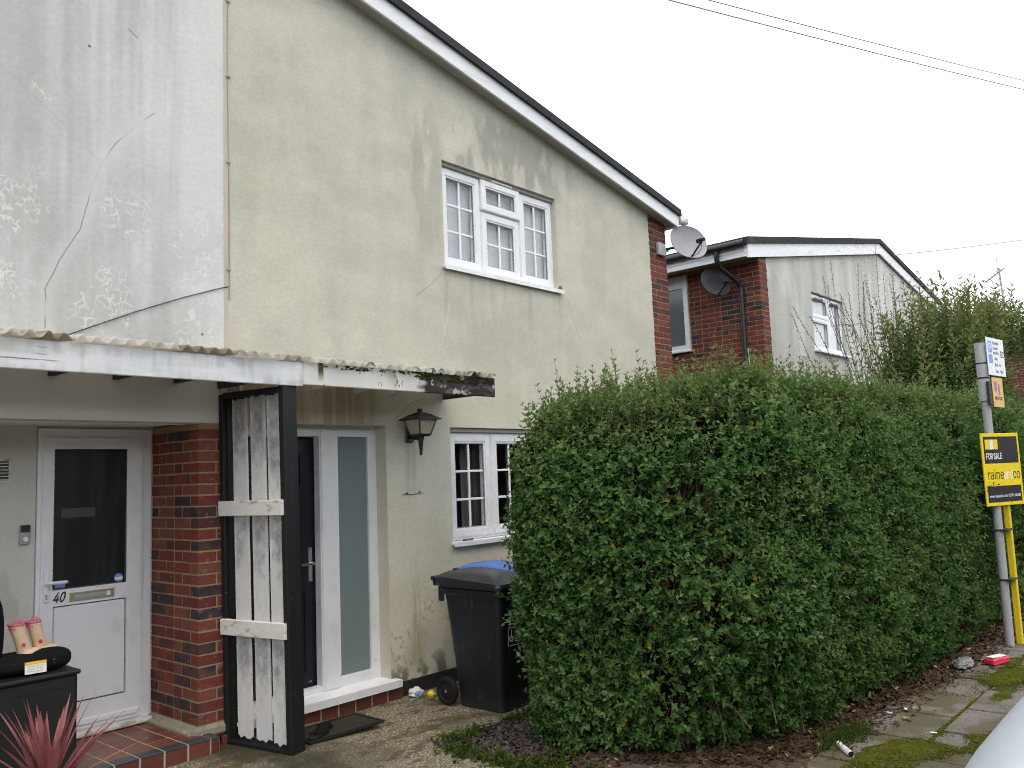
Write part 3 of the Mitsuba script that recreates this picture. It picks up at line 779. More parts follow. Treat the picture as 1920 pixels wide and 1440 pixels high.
part(WH, 'screed', join(box(-0.235, 0.06, -0.03, RD, 0.10, 0.178, 0.02), box(-0.262, -0.2, 0.0, RD, 0.10, 0.158, 0.01)), 'screed')
# tiled step
part(WH, 'step_core', box(-2.6, -0.1285, -0.1570, RD, -0.2, 0.1340), 'grout')
for i in range(12):
    x1 = -0.193 - 0.1525 * i
    w = 0.144
    m = box(x1 - w, x1, -0.158, -0.140, 0.022, 0.128, 0.003)
    part(WH, 'tile', m, 'quarry_tile', uv=uvq(m))
    m = box(x1 - w, x1, -0.160, -0.062, 0.122, 0.138, 0.004)
    part(WH, 'edge_tile', m, 'black_tile')
    for r_ in range(5):
        if x1 - w < -2.0:
            continue
        y0 = -0.057 + 0.1525 * r_
        if y0 > RD - 0.05 or (i == 0 and False):
            continue
        m = box(x1 - w, min(x1, -0.262) if r_ > 0 and x1 > -0.262 else x1, y0, min(y0 + w, RD - 0.005), 0.120, 0.1362 + rng.uniform(-0.0004, 0.0004), 0.002)
        part(WH, 'tile', m, 'quarry_tile', uv=uvq(m))
m = box(-0.188, -0.128, -0.158, -0.140, 0.022, 0.128, 0.003)
part(WH, 'tile', m, 'quarry_tile', uv=uvq(m))
m = box(-0.188, -0.128, -0.160, -0.04, 0.122, 0.138, 0.004)
part(WH, 'edge_tile', m, 'black_tile')
# door 40
DF = sub(WH, 'door')
fo = sg.box(-0.963, 0.165, -0.206, 2.165).difference(sg.box(-0.902, 0.20, -0.272, 2.104))
part(DF, 'frame', extrude_xz(fo, RD - 0.016, RD + 0.06), 'upvc')
lf = sg.box(-0.940, 0.185, -0.278, 2.102).difference(sg.box(-0.868, 1.102, -0.385, 2.026)).difference(sg.box(-0.862, 0.356, -0.383, 0.998))
part(DF, 'leaf', extrude_xz(lf, RD - 0.034, RD + 0.02), 'upvc')
part(DF, 'panel', box(-0.854, -0.391, RD - 0.026, RD + 0.01, 0.366, 0.989, 0.004), 'upvc')
part(DF, 'seal', join(box(-0.862, -0.383, RD - 0.012, RD + 0.0, 0.356, 0.998), extrude_xz(sg.box(-0.868, 1.102, -0.385, 2.026).difference(sg.box(-0.861, 1.110, -0.392, 2.018)), RD - 0.028, RD + 0.01)), 'seal')
part(DF, 'pane', box(-0.868, -0.385, RD - 0.012, RD, 1.102, 2.026), 'dark_patterned_glass')
part(DF, 'sill', box(-0.985, -0.172, RD - 0.10, RD + 0.02, 0.142, 0.172, 0.008), 'batten_paint')
part(DF, 'weather_bar', box(-0.90, -0.30, RD - 0.05, RD - 0.03, 0.208, 0.248, 0.008), 'upvc')
part(DF, 'handle', join(box(-0.925, -0.892, RD - 0.046, RD - 0.034, 1.03, 1.25, 0.006), cyl((-0.908, RD - 0.04, 1.155), (-0.908, RD - 0.085, 1.155), 0.010, 12), box(-0.915, -0.79, RD - 0.094, RD - 0.078, 1.144, 1.165, 0.007)), 'upvc')
part(DF, 'keyhole', join(cyl((-0.908, RD - 0.0455, 1.074), (-0.908, RD - 0.0475, 1.074), 0.010, 14), box(-0.914, -0.902, RD - 0.0475, RD - 0.0455, 1.05, 1.073)), 'galvanised')
part(DF, 'letter_plate', join(extrude_xz(sg.box(-0.760, 1.018, -0.472, 1.074).difference(sg.box(-0.738, 1.030, -0.494, 1.064)), RD - 0.042, RD - 0.0335)), 'brass')
part(DF, 'letter_flap', box(-0.736, -0.52, RD - 0.040, RD - 0.0335, 1.032, 1.062, 0.003), 'galvanised')
part(DF, 'house_number', place(text('40', 0.062, 0.003, True, 0.072, 0.25), (-0.866, RD - 0.0345, 1.024), (1, 0, 0), (0, 0, 1)), 'sign_black')
part(DF, 'sticker', join(cyl((-0.430, RD - 0.0125, 1.136), (-0.430, RD - 0.0145, 1.136), 0.030, 24)), 'sign_blue')
part(DF, 'sticker', box(-0.456, -0.404, RD - 0.0165, RD - 0.0146, 1.122, 1.142), 'sign_white')
part(DF, 'sticker', box(-0.846, -0.782, RD - 0.0145, RD - 0.0125, 1.112, 1.142), 'sign_blue')
part(DF, 'sticker', box(-0.815, -0.595, RD - 0.0140, RD - 0.0125, 1.567, 1.630), 'seal')
part(WH, 'air_vent', join(extrude_xz(sg.box(-1.30, 1.812, -1.120, 1.966).difference(sg.box(-1.285, 1.827, -1.133, 1.951)), RD - 0.012, RD), *[box(-1.285, -1.133, RD - 0.010, RD - 0.003, 1.829 + 0.021 * i, 1.835 + 0.021 * i) for i in range(6)]), 'batten_paint')
part(WH, 'air_vent_hole', box(-1.29, -1.128, RD - 0.003, RD + 0.002, 1.82, 1.96), 'seal')
db = solo('doorbell', box(-1.064, -1.002, RD - 0.028, RD, 1.412, 1.538, 0.008), 'galvanised', 'small silver and black video doorbell on the porch wall left of the door', 'doorbell')
part(db, 'camera', box(-1.062, -1.004, RD - 0.030, RD - 0.005, 1.488, 1.537, 0.005), 'plastic_lid')
part(db, 'button', cyl((-1.033, RD - 0.028, 1.448), (-1.033, RD - 0.033, 1.448), 0.015, 18), 'sign_white')
# white house roof
part(WH, 'verge_board', roof_band(-6.2, RZ(6.2), 0.0, RZ(0), 0.155, -0.15, -0.128), 'fascia_paint')
part(WH, 'soffit', roof_band(-6.19, RZ(6.19) + 0.02, 0.0, RZ(0) + 0.02, 0.015, -0.128, -0.004), 'soffit')
part(WH, 'roof', roof_band(-6.235, RZ(6.235) + 0.157, 0.0, RZ(0) + 0.157, 0.085, -0.172, 8.3), 'roof_felt')
part(WH, 'back_wall', box(-6.1, 0.0, 8.0, 8.2, -0.2, 4.9), 'white_render')
part(WH, 'side_wall', box(-6.1, -6.0, 0.26, 8.0, -0.2, 4.86), 'brickwork')
wn = sub(WH, 'window')
framed_light(wn, -4.9, -3.4, 3.63, 4.64, 0.06, 0.09, 2, 2)
# joint strip and cable between the houses
part(WH, 'joint_strip', join(box(0.0, 0.012, -0.010, 0.0, 2.60, 5.9), box(0.012, 0.034, -0.005, 0.0, 2.60, 5.9)), 'cable_pink')
zz = np.linspace(3.05, 5.9, 30)
cab = thing('wall_cable', 'thin cable down the joint of the two houses and across the white wall', 'cable')
part(cab, 'riser', tube(np.stack([0.036 + 0.006 * np.sin(zz * 2.3), zz * 0 - 0.006, zz], 1), 0.0035, 6), 'cable_beige')
part(cab, 'run', tube([(0.03, -0.010, 3.14), (-0.02, -0.012, 3.125), (-0.30, -0.012, 3.02), (-0.62, -0.012, 2.885), (-0.9, -0.012, 2.755), (-1.06, -0.012, 2.68)], 0.0035, 6), 'cable_black')
for z in (5.28, 4.70, 4.05, 3.26):
    part(cab, 'clip', box(0.018, 0.052, -0.016, 0.0, z, z + 0.012), 'galvanised')

# ---- canopy over both doors
CP = thing('porch_canopy', 'corrugated porch canopy with white fascia, rotten and mossy at its right end', 'canopy')
part(CP, 'fascia_board', box(-3.2, 0.219, -0.625, -0.60, 2.378, 2.538, 0.004), 'canopy_board')
part(CP, 'fascia_board', box(0.223, 2.125, -0.622, -0.598, 2.390, 2.548, 0.005), 'canopy_board', label='peeling fascia board, bare and mossy towards its right end')
part(CP, 'end_board', box(2.098, 2.122, -0.597, -0.01, 2.42, 2.545, 0.004), 'canopy_board')
wl, am = 0.0867, 0.018
X = np.arange(-3.25, 2.02, wl / 10)
for nm, xa, xb, dz in (('roof_sheet', -3.25, -0.70, 0.004), ('roof_sheet', -0.74, 0.95, 0.0), ('roof_sheet', 0.90, 2.10, -0.001)):
    X = np.arange(xa, xb, wl / 10)
    Z = am * np.cos(2 * np.pi * X / wl)
    rows = []
    ys = np.array([-0.665, -0.45, -0.2, -0.003])
    for t_ in (0.0, 0.006):
        for y in ys:
            jag = 0.012 * np.sin(X * 9.0) * (y == ys[0]) + (y == ys[0]) * 0.01 * np.sin(X * 37)
            rows.append(np.stack([X, np.full_like(X, y) + jag, 2.558 + dz + Z + t_ + (y + 0.665) * 0.10], 1))
    n = len(X)
    V = np.vstack(rows)
    F = []
    i = np.arange(n - 1)
    for r_ in (0, 1, 2, 4, 5, 6):
        a = r_ * n + i
        F += [np.stack([a, a + 1, a + n + 1], 1), np.stack([a, a + n + 1, a + n], 1)]
    a, b = i, 4 * n + i
    F += [np.stack([a, b, b + 1], 1), np.stack([a, b + 1, a + 1], 1)]
    part(CP, nm, trimesh.Trimesh(V, np.vstack(F), process=False), 'corrugated', smooth=35)
for x in (-1.55, -1.13, -0.75, -0.35):
    part(CP, 'rafter', box(x - 0.022, x + 0.022, -0.60, -0.006, 2.43, 2.52, 0.004), 'dark_timber')
part(CP, 'rafter', box(-0.055, -0.015, -0.60, -0.004, 2.41, 2.50, 0.004), 'dark_timber')
for x in (0.76, 1.15, 1.54):
    part(CP, 'rafter', join(cyl((x, -0.598, 2.50), (x, 0.002, 2.445), 0.018, 12), cyl((x, -0.012, 2.446), (x, 0.002, 2.445), 0.022, 12)), 'batten_paint')
part(CP, 'wall_plate', box(-3.2, 0.3, -0.03, -0.006, 2.535, 2.60), 'dark_timber')
part(CP, 'bracket', join(box(-0.03, 0.0, -0.05, -0.005, 2.34, 2.47, 0.003), box(0.105, 0.125, -0.03, -0.003, 2.36, 2.48)), 'batten_paint')
# moss and dead stalks on the canopy edge
mv = []
for i in range(620):
    x = 0.25 + 1.85 * rng.random() ** 0.6
    if rng.random() > 0.25 + 0.75 * (meshkit.noise(np.array([x * 11, 0.7, 0.0])) > 0.5):
        continue
    s = rng.uniform(0.004, 0.011)
    m = trimesh.creation.icosphere(1, s)
    m.vertices *= [1.3, 0.8, 0.8]
    m.apply_translation([x, -0.63 - 0.3 * s + rng.uniform(0, 0.02), 2.535 + rng.uniform(-0.045, 0.012) * (1 if x > 1.2 else 0.4)])
    mv.append(m)
part(CP, 'moss', join(*mv), mat('canopy_moss', lambda p, n, uv: mix((0.025, 0.03, 0.010), (0.06, 0.065, 0.015), noise(p.x * 60, p.y * 60, p.z * 60)), 0.95, 0.05), kind='stuff')

# ---- black framed slatted screen under the canopy
SS = thing('slatted_screen', 'black framed screen with three weathered white slats under the canopy', 'screen')
o = np.array([-0.012, -0.012])
ud = np.array([0.11, -0.60])
UL = np.linalg.norm(ud)
ud = ud / UL
vd = np.array([-ud[1], ud[0]])
vd = vd if vd[0] > 0 else -vd


def scr(mesh):
    """Local (u towards the road, v to the right, z) to world; the screen leans very slightly."""
    v = mesh.vertices.copy()
    w = np.zeros_like(v)
    w[:, :2] = o + v[:, :1] * ud + v[:, 1:2] * vd
    w[:, 2] = v[:, 2]
    w[:, 0] -= 0.018 * np.clip(v[:, 2], 0, 3) * 0.9
    mesh = mesh.copy()
    mesh.vertices = w
    if np.linalg.det(np.array([[ud[0], vd[0]], [ud[1], vd[1]]])) < 0:
        mesh.invert()
    return mesh


part(SS, 'post', scr(box(UL - 0.035, UL + 0.012, 0.0, 0.122, 0.012, 2.385, 0.004)), 'black_wood')
part(SS, 'post', scr(box(0.0, 0.04, 0.0, 0.122, 0.03, 2.365, 0.004)), 'black_wood')
part(SS, 'top_rail', scr(box(0.04, UL - 0.035, 0.0, 0.122, 2.335, 2.375, 0.004)), 'black_wood')
part(SS, 'bottom_rail', scr(box(0.04, UL - 0.035, 0.0, 0.122, 0.02, 0.06, 0.004)), 'black_wood')
part(SS, 'hinge_board', scr(box(0.04, 0.052, 0.03, 0.11, 0.06, 2.335)), 'black_wood')


def slat_mesh(u0, u1, v0, v1, z0, z1):
    n = 40
    us = np.linspace(u0, u1, 6)
    zt = z1 + rng.uniform(-0.012, 0.012, 6)
    zb = z0 + rng.uniform(-0.02, 0.02, 6)
    poly = sg.Polygon(list(zip(us, zb)) + list(zip(us[::-1], zt[::-1])))
    m = trimesh.creation.extrude_polygon(poly, v1 - v0, engine='earcut')
    v = m.vertices.copy()
    m.vertices = np.stack([v[:, 0], v0 + (v1 - v0) - v[:, 2], v[:, 1]], 1)
    return m


for i, (a, b) in enumerate([(0.195, 0.352), (0.368, 0.522), (0.540, 0.690)]):
    b = min(b, UL + 0.0)
    off = (0.0, 0.007, 0.001)[i]
    a2, b2 = (0.122 + 0.166 * i, 0.122 + 0.166 * i + 0.139)
    b2 = min(b2, UL - 0.03)
    m = slat_mesh(a2, b2, 0.014 + off, 0.022 + off, (0.10, 0.095, 0.085)[i], (2.322, 2.328, 2.332)[i])
    uvs = np.stack([np.full(len(m.vertices), 0.2 + 0.3 * i), (m.vertices[:, 0] - a2) / (b2 - a2)], 1)
    part(SS, 'slat', scr(m), 'slat_paint', uv=uvs)
for z0, z1 in ((1.535, 1.635), (0.748, 0.850)):
    part(SS, 'batten', scr(box(0.004, UL - 0.004, -0.022, 0.013, z0, z1, 0.003)), 'batten_paint')

# ---- lantern
LN = thing('wall_lantern', 'black coach lantern on the cream wall between door and window', 'lamp')
lx, ly = 1.70, -0.15
part(LN, 'back_plate', box(1.655, 1.745, -0.022, 0.0, 2.04, 2.17, 0.02), 'lantern_black')
part(LN, 'arm', tube([(1.70, -0.02, 2.10), (1.70, -0.08, 2.075), (1.70, -0.15, 2.075)], 0.017, 10), 'lantern_black', smooth=True)


def frustum4(z0, w0, z1, w1):
    V = []
    for z, w in ((z0, w0), (z1, w1)):
        V += [(lx - w, ly - w, z), (lx + w, ly - w, z), (lx + w, ly + w, z), (lx - w, ly + w, z)]
    return trimesh.convex.convex_hull(np.array(V))


part(LN, 'glass', frustum4(2.105, 0.060, 2.222, 0.094), 'lantern_glass')
bars = []
for sx in (-1, 1):
    for sy in (-1, 1):
        bars.append(tube([(lx + sx * 0.060, ly + sy * 0.060, 2.10), (lx + sx * 0.096, ly + sy * 0.096, 2.226)], 0.0075, 4))
part(LN, 'cage', join(frustum4(2.085, 0.052, 2.105, 0.066), *bars), 'lantern_black')
part(LN, 'lamp_roof', join(frustum4(2.222, 0.128, 2.232, 0.126), frustum4(2.232, 0.122, 2.262, 0.072), frustum4(2.262, 0.074, 2.268, 0.074), frustum4(2.268, 0.06, 2.285, 0.03), cyl((lx, ly, 2.28), (lx, ly, 2.315), 0.024, 14)), 'lantern_black')
part(LN, 'finial', join(cyl((lx, ly, 1.93), (lx, ly, 2.06), 0.010, 12, 0.024), cyl((lx, ly, 2.055), (lx, ly, 2.09), 0.030, 14)), 'lantern_black')

# ---- neighbouring house with the same gable
NH = thing('brick_sided_house', 'grey rendered house with red brick side wall and low gable beyond the hedge', 'house')
NX, NR, NE = 8.78, 14.3, 8.32
nz_low = lambda x: 4.80 + 0.182 * (5.98 - abs(x - NR))
gp = sg.Polygon([(NX + 0.26, -0.2), (19.8, -0.2), (19.8, nz_low(19.8) + 0.1), (NR, nz_low(NR) + 0.1), (NX + 0.26, nz_low(NX + 0.26) + 0.1)])
gp = gp.difference(sg.box(10.73, 3.60, 12.16, 4.60))
part(NH, 'front_wall', extrude_xz(gp, 0.0, 0.26), 'grey_render')
part(NH, 'side_wall', box(NX + 0.012, NX + 0.25, 1.62, 8.2, -0.2, 4.86), 'brickwork')
part(NH, 'side_wall', box(NX + 0.012, NX + 0.255, 0.0, 1.62, -0.2, 2.55), 'brickwork')
part(NH, 'pier_core', box(NX + 0.004, NX + 0.256, 0.004, 1.62, 2.55, 4.86), 'mortar')
part(NH, 'back_wall', box(NX, 19.8, 8.0, 8.2, -0.2, 4.86), 'grey_render')
for c in range(31):
    z = 2.555 + 0.075 * c
    if z + 0.066 > 4.87:
        break
    if c % 2:
        brick(NH, NX, NX + 0.255, 0.0, 0.1025, z)
        y = 0.1125
        seq = [0.215, 0.1025] * 8
    else:
        brick(NH, NX, NX + 0.1025, 0.0, 0.215, z)
        brick(NH, NX + 0.1125, NX + 0.27, 0.0, 0.1025, z)
        y = 0.225
        seq = [0.1025, 0.215] * 8
    for L_ in seq:
        if y > 1.6:
            break
        y1 = y + L_
        inwin = 3.56 < z + 0.03 < 4.80
        if not (inwin and y1 > 1.20):
            brick(NH, NX, NX + 0.1, y, min(y1, 1.66), z)
        elif y < 1.17:
            brick(NH, NX, NX + 0.1, y, 1.20, z)
        y = y1 + 0.01
SW = sub(NH, 'side_window')


def swing(mesh):
    """From a window drawn on an x-z wall to the side wall facing -x: x runs along -y."""
    v = mesh.vertices.copy()
    mesh = mesh.copy()
    mesh.vertices = np.stack([NX + v[:, 1], -v[:, 0], v[:, 2]], 1)
    return mesh


fr = extrude_xz(sg.box(-2.10, 3.60, -1.215, 4.74).difference(sg.box(-2.02, 3.68, -1.295, 4.60)), -0.03, 0.05)
part(SW, 'frame', join(swing(fr), swing(box(-2.13, -1.19, -0.06, 0.0, 3.565, 3.60, 0.006)), swing(box(-2.10, -1.215, -0.035, 0.05, 4.74, 4.80))), 'upvc')
part(SW, 'pane', swing(box(-2.02, -1.295, 0.0, 0.004, 3.68, 4.60)), mat('side_glass', lambda p, n, uv: mix((0.10, 0.125, 0.135), (0.22, 0.25, 0.27), smoothstep(4.3, 4.55, p.z) * 0.8), 0.15, 0.5))
part(NH, 'blind', box(10.72, 12.17, 0.125, 0.14, 3.55, 4.65), 'curtain')
FW = sub(NH, 'front_window')
framed_light(FW, 10.74, 11.55, 4.19, 4.585, 0.05, 0.075, 1, 1, bars=False, frame_name='top_light')
framed_light(FW, 10.74, 11.55, 3.63, 4.19, 0.055, 0.075, 1, 1, bars=False)
framed_light(FW, 11.55, 12.15, 3.63, 4.585, 0.055, 0.075, 1, 1, bars=False)
part(FW, 'sill', box(10.68, 12.21, -0.06, 0.05, 3.575, 3.61, 0.006), 'upvc')
part(FW, 'trickle_vent', join(box(10.95, 11.3, 0.03, 0.05, 4.50, 4.53), box(11.7, 12.0, 0.03, 0.05, 4.50, 4.53)), 'seal')
part(NH, 'verge_board', roof_band(NE, nz_low(NE) - 0.04, NR, nz_low(NR) - 0.04, 0.205, -0.06, -0.035), 'fascia_paint')
part(NH, 'verge_board', roof_band(NR, nz_low(NR) - 0.04, 20.3, nz_low(20.3) - 0.04, 0.205, -0.06, -0.035), 'fascia_paint')
part(NH, 'soffit', join(roof_band(NE, nz_low(NE) + 0.02, NR, nz_low(NR) + 0.02, 0.01, -0.035, 0.0), roof_band(NR, nz_low(NR) + 0.02, 20.3, nz_low(20.3) + 0.02, 0.01, -0.035, 0.0), box(NE, NX, 0.0, 8.2, 4.855, 4.87)), 'soffit')
part(NH, 'roof', join(roof_band(NE - 0.06, nz_low(NE - 0.06) + 0.168, NR, nz_low(NR) + 0.168, 0.10, -0.09, 8.3), roof_band(NR, nz_low(NR) + 0.168, 20.36, nz_low(20.36) + 0.168, 0.10, -0.09, 8.3)), 'mossy_felt')
part(NH, 'eave_board', box(NE, NE + 0.025, -0.035, 8.2, 4.785, 4.955), 'fascia_paint')
gt = trimesh.creation.annulus(r_min=0.045, r_max=0.056, height=8.2, sections=24)
gt.apply_transform(trimesh.transformations.rotation_matrix(math.pi / 2, [1, 0, 0]))
gt.apply_translation([NE - 0.06, 4.06, 4.975])
part(NH, 'gutter', gt, 'plastic_lid')
part(NH, 'downpipe', join(tube([(NE - 0.05, 0.42, 4.94), (NE - 0.05, 0.42, 4.80), (NE + 0.02, 0.41, 4.70), (NX - 0.09, 0.30, 4.50), (NX - 0.05, 0.29, 4.40), (NX - 0.05, 0.29, 3.4), (NX - 0.05, 0.29, 0.0)], 0.038, 12),
                          *[cyl((NX - 0.05, 0.29, z), (NX - 0.05, 0.29, z + 0.06), 0.046, 12) for z in (4.30, 3.92, 2.9)]), 'plastic_lid', smooth=40)
part(NH, 'aerial_lead', tube([(NX - 0.012, 0.26, 3.5), (NX - 0.014, 0.24, 3.1), (NX - 0.012, 0.235, 2.4)], 0.008, 6), 'litter_white')


# ---- satellite dishes
def dish(name, label, centre, facing, rx, rz, mount, material):
    k = thing(name, label, 'satellite dish')
    f = np.asarray(facing, float)
    f /= np.linalg.norm(f)
    u = np.cross([0, 0, 1], f)
    u /= np.linalg.norm(u)
    v = np.cross(f, u)
    nr, na = 9, 40
    V, F = [], []
    for side, off in ((0, 0.0), (1, -0.006)):
        for i in range(nr + 1):
            r = i / nr
            for j in range(na):
                a = 2 * np.pi * j / na
                ca, sa = math.cos(a), math.sin(a)
                q = (abs(ca) ** 2.3 + abs(sa) ** 2.3) ** (-1 / 2.3)
                px, pz = r * rx * q * ca, r * rz * q * sa
                V.append(np.asarray(centre) + u * px + v * pz + f * (0.055 * r * r + off + (0.006 if (side == 0 and i == nr) else 0)))
    n1 = (nr + 1) * na
    for s in (0, 1):
        for i in range(nr):
            for j in range(na):
                a, b = s * n1 + i * na + j, s * n1 + i * na + (j + 1) % na
                F += [(a, b, b + na), (a, b + na, a + na)]
    for j in range(na):
        a, b = nr * na + j, nr * na + (j + 1) % na
        F += [(a, b, b + n1), (a, b + n1, a + n1)]
    part(k, 'reflector', trimesh.Trimesh(V, F, process=False), material, smooth=40)
    c = np.asarray(centre)
    lo = c - v * rz * 0.92 + f * 0.04
    feed = c + f * 0.30 - v * 0.12
    part(k, 'feed_arm', tube([lo - f * 0.03, lo + f * 0.05 + v * 0.01, feed], 0.011, 8), 'lantern_black')
    d_ = f * 0.035
    part(k, 'receiver', join(tube([feed - f * 0.01 + v * 0.018, feed - d_ * 2.2 + v * 0.035], 0.030, 12), tube([feed + v * 0.02, feed + f * 0.05 + v * 0.0], 0.022, 10)), 'lantern_black')
    part(k, 'mount', join(tube([c - f * 0.01, c - f * 0.06], 0.04, 10), tube([c - f * 0.05, np.asarray(mount)], 0.017, 8)), 'lantern_black')
    part(k, 'cable', tube([feed - v * 0.01, feed - v * 0.09 - f * 0.05, feed - v * 0.11 - f * 0.12, lo - f * 0.02], 0.004, 5), 'cable_black')
    return k


d1 = dish('satellite_dish', 'pale grey satellite dish bracketed to the brick corner of the cream house', (6.32, -0.17, 4.57), (-0.40, -0.89, 0.22), 0.27, 0.225, (6.02, -0.02, 4.47), 'dish_grey')
part(d1, 'wall_bracket', join(box(5.86, 6.02, -0.045, -0.003, 4.38, 4.54, 0.006), box(6.0, 6.10, -0.04, -0.015, 4.45, 4.49)), 'galvanised')
d2 = dish('satellite_dish', 'dark grey satellite dish on the red brick side wall', (NX - 0.30, 0.60, 4.51), (-0.40, -0.89, 0.22), 0.265, 0.215, (NX, 0.72, 4.46), 'dish_dark')
solo('security_sensor', join(cyl((6.25, -0.12, 4.86), (6.34, -0.16, 4.87), 0.045, 14), box(6.30, 6.38, -0.20, -0.10, 4.82, 4.91, 0.02)), 'batten_paint', 'small white security sensor at the eave above the pale dish', 'sensor')


# ---- wheelie bins
def rounded_rect(x0, x1, y0, y1, r, n=6):
    pts = []
    for cx, cy, a0 in ((x1 - r, y1 - r, 0), (x0 + r, y1 - r, 90), (x0 + r, y0 + r, 180), (x1 - r, y0 + r, 270)):
        for i in range(n + 1):
            a = math.radians(a0 + 90 * i / n)
            pts.append((cx + r * math.cos(a), cy + r * math.sin(a)))
    return np.array(pts)


def loft(sections, zs, caps=True):
    n = len(sections[0])
    V = np.vstack([np.column_stack([s, np.full(n, z) if np.isscalar(z) else z]) for s, z in zip(sections, zs)])
    F = []
    i = np.arange(n)
    for k in range(len(sections) - 1):
        a, b = k * n + i, k * n + (i + 1) % n
        F += [np.stack([a, b, b + n], 1), np.stack([a, b + n, a + n], 1)]
    if caps:
        for k, s in ((0, -1), (len(sections) - 1, 1)):
            c = len(V)
            V = np.vstack([V, V[k * n:(k + 1) * n].mean(0)])
            a, b = k * n + i, k * n + (i + 1) % n
            F.append(np.stack([a * 0 + c, a, b] if s > 0 else [a * 0 + c, b, a], 1))
    return trimesh.Trimesh(V, np.vstack(F), process=False)


def wheelie_bin(dx, dy, rz, lid_mat, label, stickers):
    k = thing('wheelie_bin', label, 'bin')
    R = trimesh.transformations.rotation_matrix(rz, [0, 0, 1], [1.74, -0.80, 0])

    def P(name, m, ma, **kw):
        m = m.copy()
        m.apply_transform(R)
        m.apply_translation([dx, dy, 0])
        return part(k, name, m, ma, **kw)
    secs, zs = [], []
    for z, t in ((0.005, 0.0), (0.03, 0.06), (0.30, 0.36), (0.60, 0.68), (0.84, 1.0)):
        secs.append(rounded_rect(1.565 - 0.05 * t, 1.905 + 0.065 * t, -1.025 - 0.055 * t, -0.585 + 0.10 * t, 0.055 if z > 0.02 else 0.04))
        zs.append(z)
    P('body', loft(secs, zs), 'plastic_black', smooth=40)
    secs = [rounded_rect(1.498, 1.992, -1.10, -0.47, 0.06), rounded_rect(1.490, 2.0, -1.11, -0.46, 0.06), rounded_rect(1.490, 2.0, -1.11, -0.46, 0.06)]
    P('rim', loft(secs, [0.838, 0.85, 0.885]), 'plastic_black', smooth=30)
    P('rim', loft([rounded_rect(1.482, 2.008, -1.118, -0.452, 0.06)] * 2, [0.893, 0.905]), 'plastic_black', smooth=30)
    # lid: domed, stepped edge, overhanging hinge at the back
    secs = [rounded_rect(1.478, 2.012, -1.125, -0.44, 0.06), rounded_rect(1.474, 2.016, -1.13, -0.43, 0.06), rounded_rect(1.482, 2.008, -1.12, -0.42, 0.06), rounded_rect(1.53, 1.96, -1.06, -0.44, 0.06), rounded_rect(1.57, 1.92, -1.0, -0.47, 0.06), rounded_rect(1.64, 1.85, -0.93, -0.55, 0.05)]
    base = [0.905, 0.915, 0.940, 0.955, 0.972, 0.978]
    zs = [b + 0.035 * (s[:, 1] + 1.1) / 0.66 * (i > 1) for i, (b, s) in enumerate(zip(base, secs))]
    P('lid', loft(secs, zs), lid_mat, smooth=30)
    P('handle', join(cyl((1.49, -0.40, 0.955), (2.0, -0.40, 0.955), 0.018, 12), *[box(x, x + 0.035, -0.46, -0.395, 0.90, 0.965, 0.008) for x in (1.495, 1.73, 1.96)],
                     box(1.505, 1.53, -0.50, -0.44, 0.78, 0.90, 0.01), box(1.96, 1.985, -0.50, -0.44, 0.78, 0.90, 0.01)), 'plastic_black')
    for x, s in ((1.50, 1), (1.955, -1)):
        w = trimesh.creation.revolve(np.array([(0.0, -0.02), (0.05, -0.02), (0.062, -0.012), (0.075, -0.025), (0.098, -0.022), (0.105, -0.012), (0.105, 0.012), (0.098, 0.022), (0.06, 0.025), (0.0, 0.02)]), sections=32)
        w.apply_transform(trimesh.transformations.rotation_matrix(math.pi / 2, [0, 1, 0]))
        w.apply_translation([x + 0.02, -0.505, 0.108])
        P('wheel', w, 'rubber', smooth=35)
    P('axle', cyl((1.50, -0.505, 0.108), (1.99, -0.505, 0.108), 0.012, 10), 'galvanised')
    if stickers:
        # white print on the front face, which leans outwards a little
        def front(m, x, z):
            y = -1.025 - 0.055 * (z / 0.84) - 0.0025
            return place(m, (x, y, z), (1, 0, 0), (0, -0.065, 1))
        pr = [front(text('WELWYN', 0.030, 0.001, True, 0.17), 1.625, 0.705), front(text('HATFIELD', 0.030, 0.001, True, 0.17), 1.625, 0.658), front(text('www.welhat.gov.uk', 0.014, 0.001, False, 0.15), 1.625, 0.628)]
        sh = sg.Polygon([(0, 0.03), (0.03, 0), (0.06, 0.03), (0.06, 0.09), (0, 0.09)]).difference(sg.box(0.012, 0.05, 0.048, 0.06)).difference(sg.box(0.026, 0.02, 0.034, 0.05))
        pr.append(front(trimesh.creation.extrude_polygon(sh, 0.001, engine='earcut'), 1.815, 0.65))
        fr_ = sg.box(0, 0, 0.235, 0.135).difference(sg.box(0.004, 0.004, 0.231, 0.131))
        pr.append(front(trimesh.creation.extrude_polygon(fr_, 0.001, engine='earcut'), 1.622, 0.475))
        ic = sg.Point(0.033, 0.045).buffer(0.022).difference(sg.Point(0.033, 0.045).buffer(0.014)).union(sg.box(0.029, 0.05, 0.037, 0.11))
        for g in getattr(ic, 'geoms', [ic]):
            pr.append(front(trimesh.creation.extrude_polygon(g, 0.001, engine='earcut'), 1.624, 0.482))
        pr.append(front(text('Household', 0.024, 0.001, True, 0.14), 1.695, 0.565))
        for i in range(3):
            pr.append(front(text('waste only please', 0.012, 0.001, False, 0.13 - 0.02 * i), 1.695, 0.545 - 0.022 * i))
        P('print', join(*pr), 'print_white')
    return k


wheelie_bin(0.06, 0.0, 0.0, 'plastic_lid', 'black wheelie bin with black lid and white print against the cream wall', True)
wheelie_bin(0.53, 0.235, -0.03, 'plastic_blue', 'black wheelie bin with blue lid behind the black lidded bin', False)

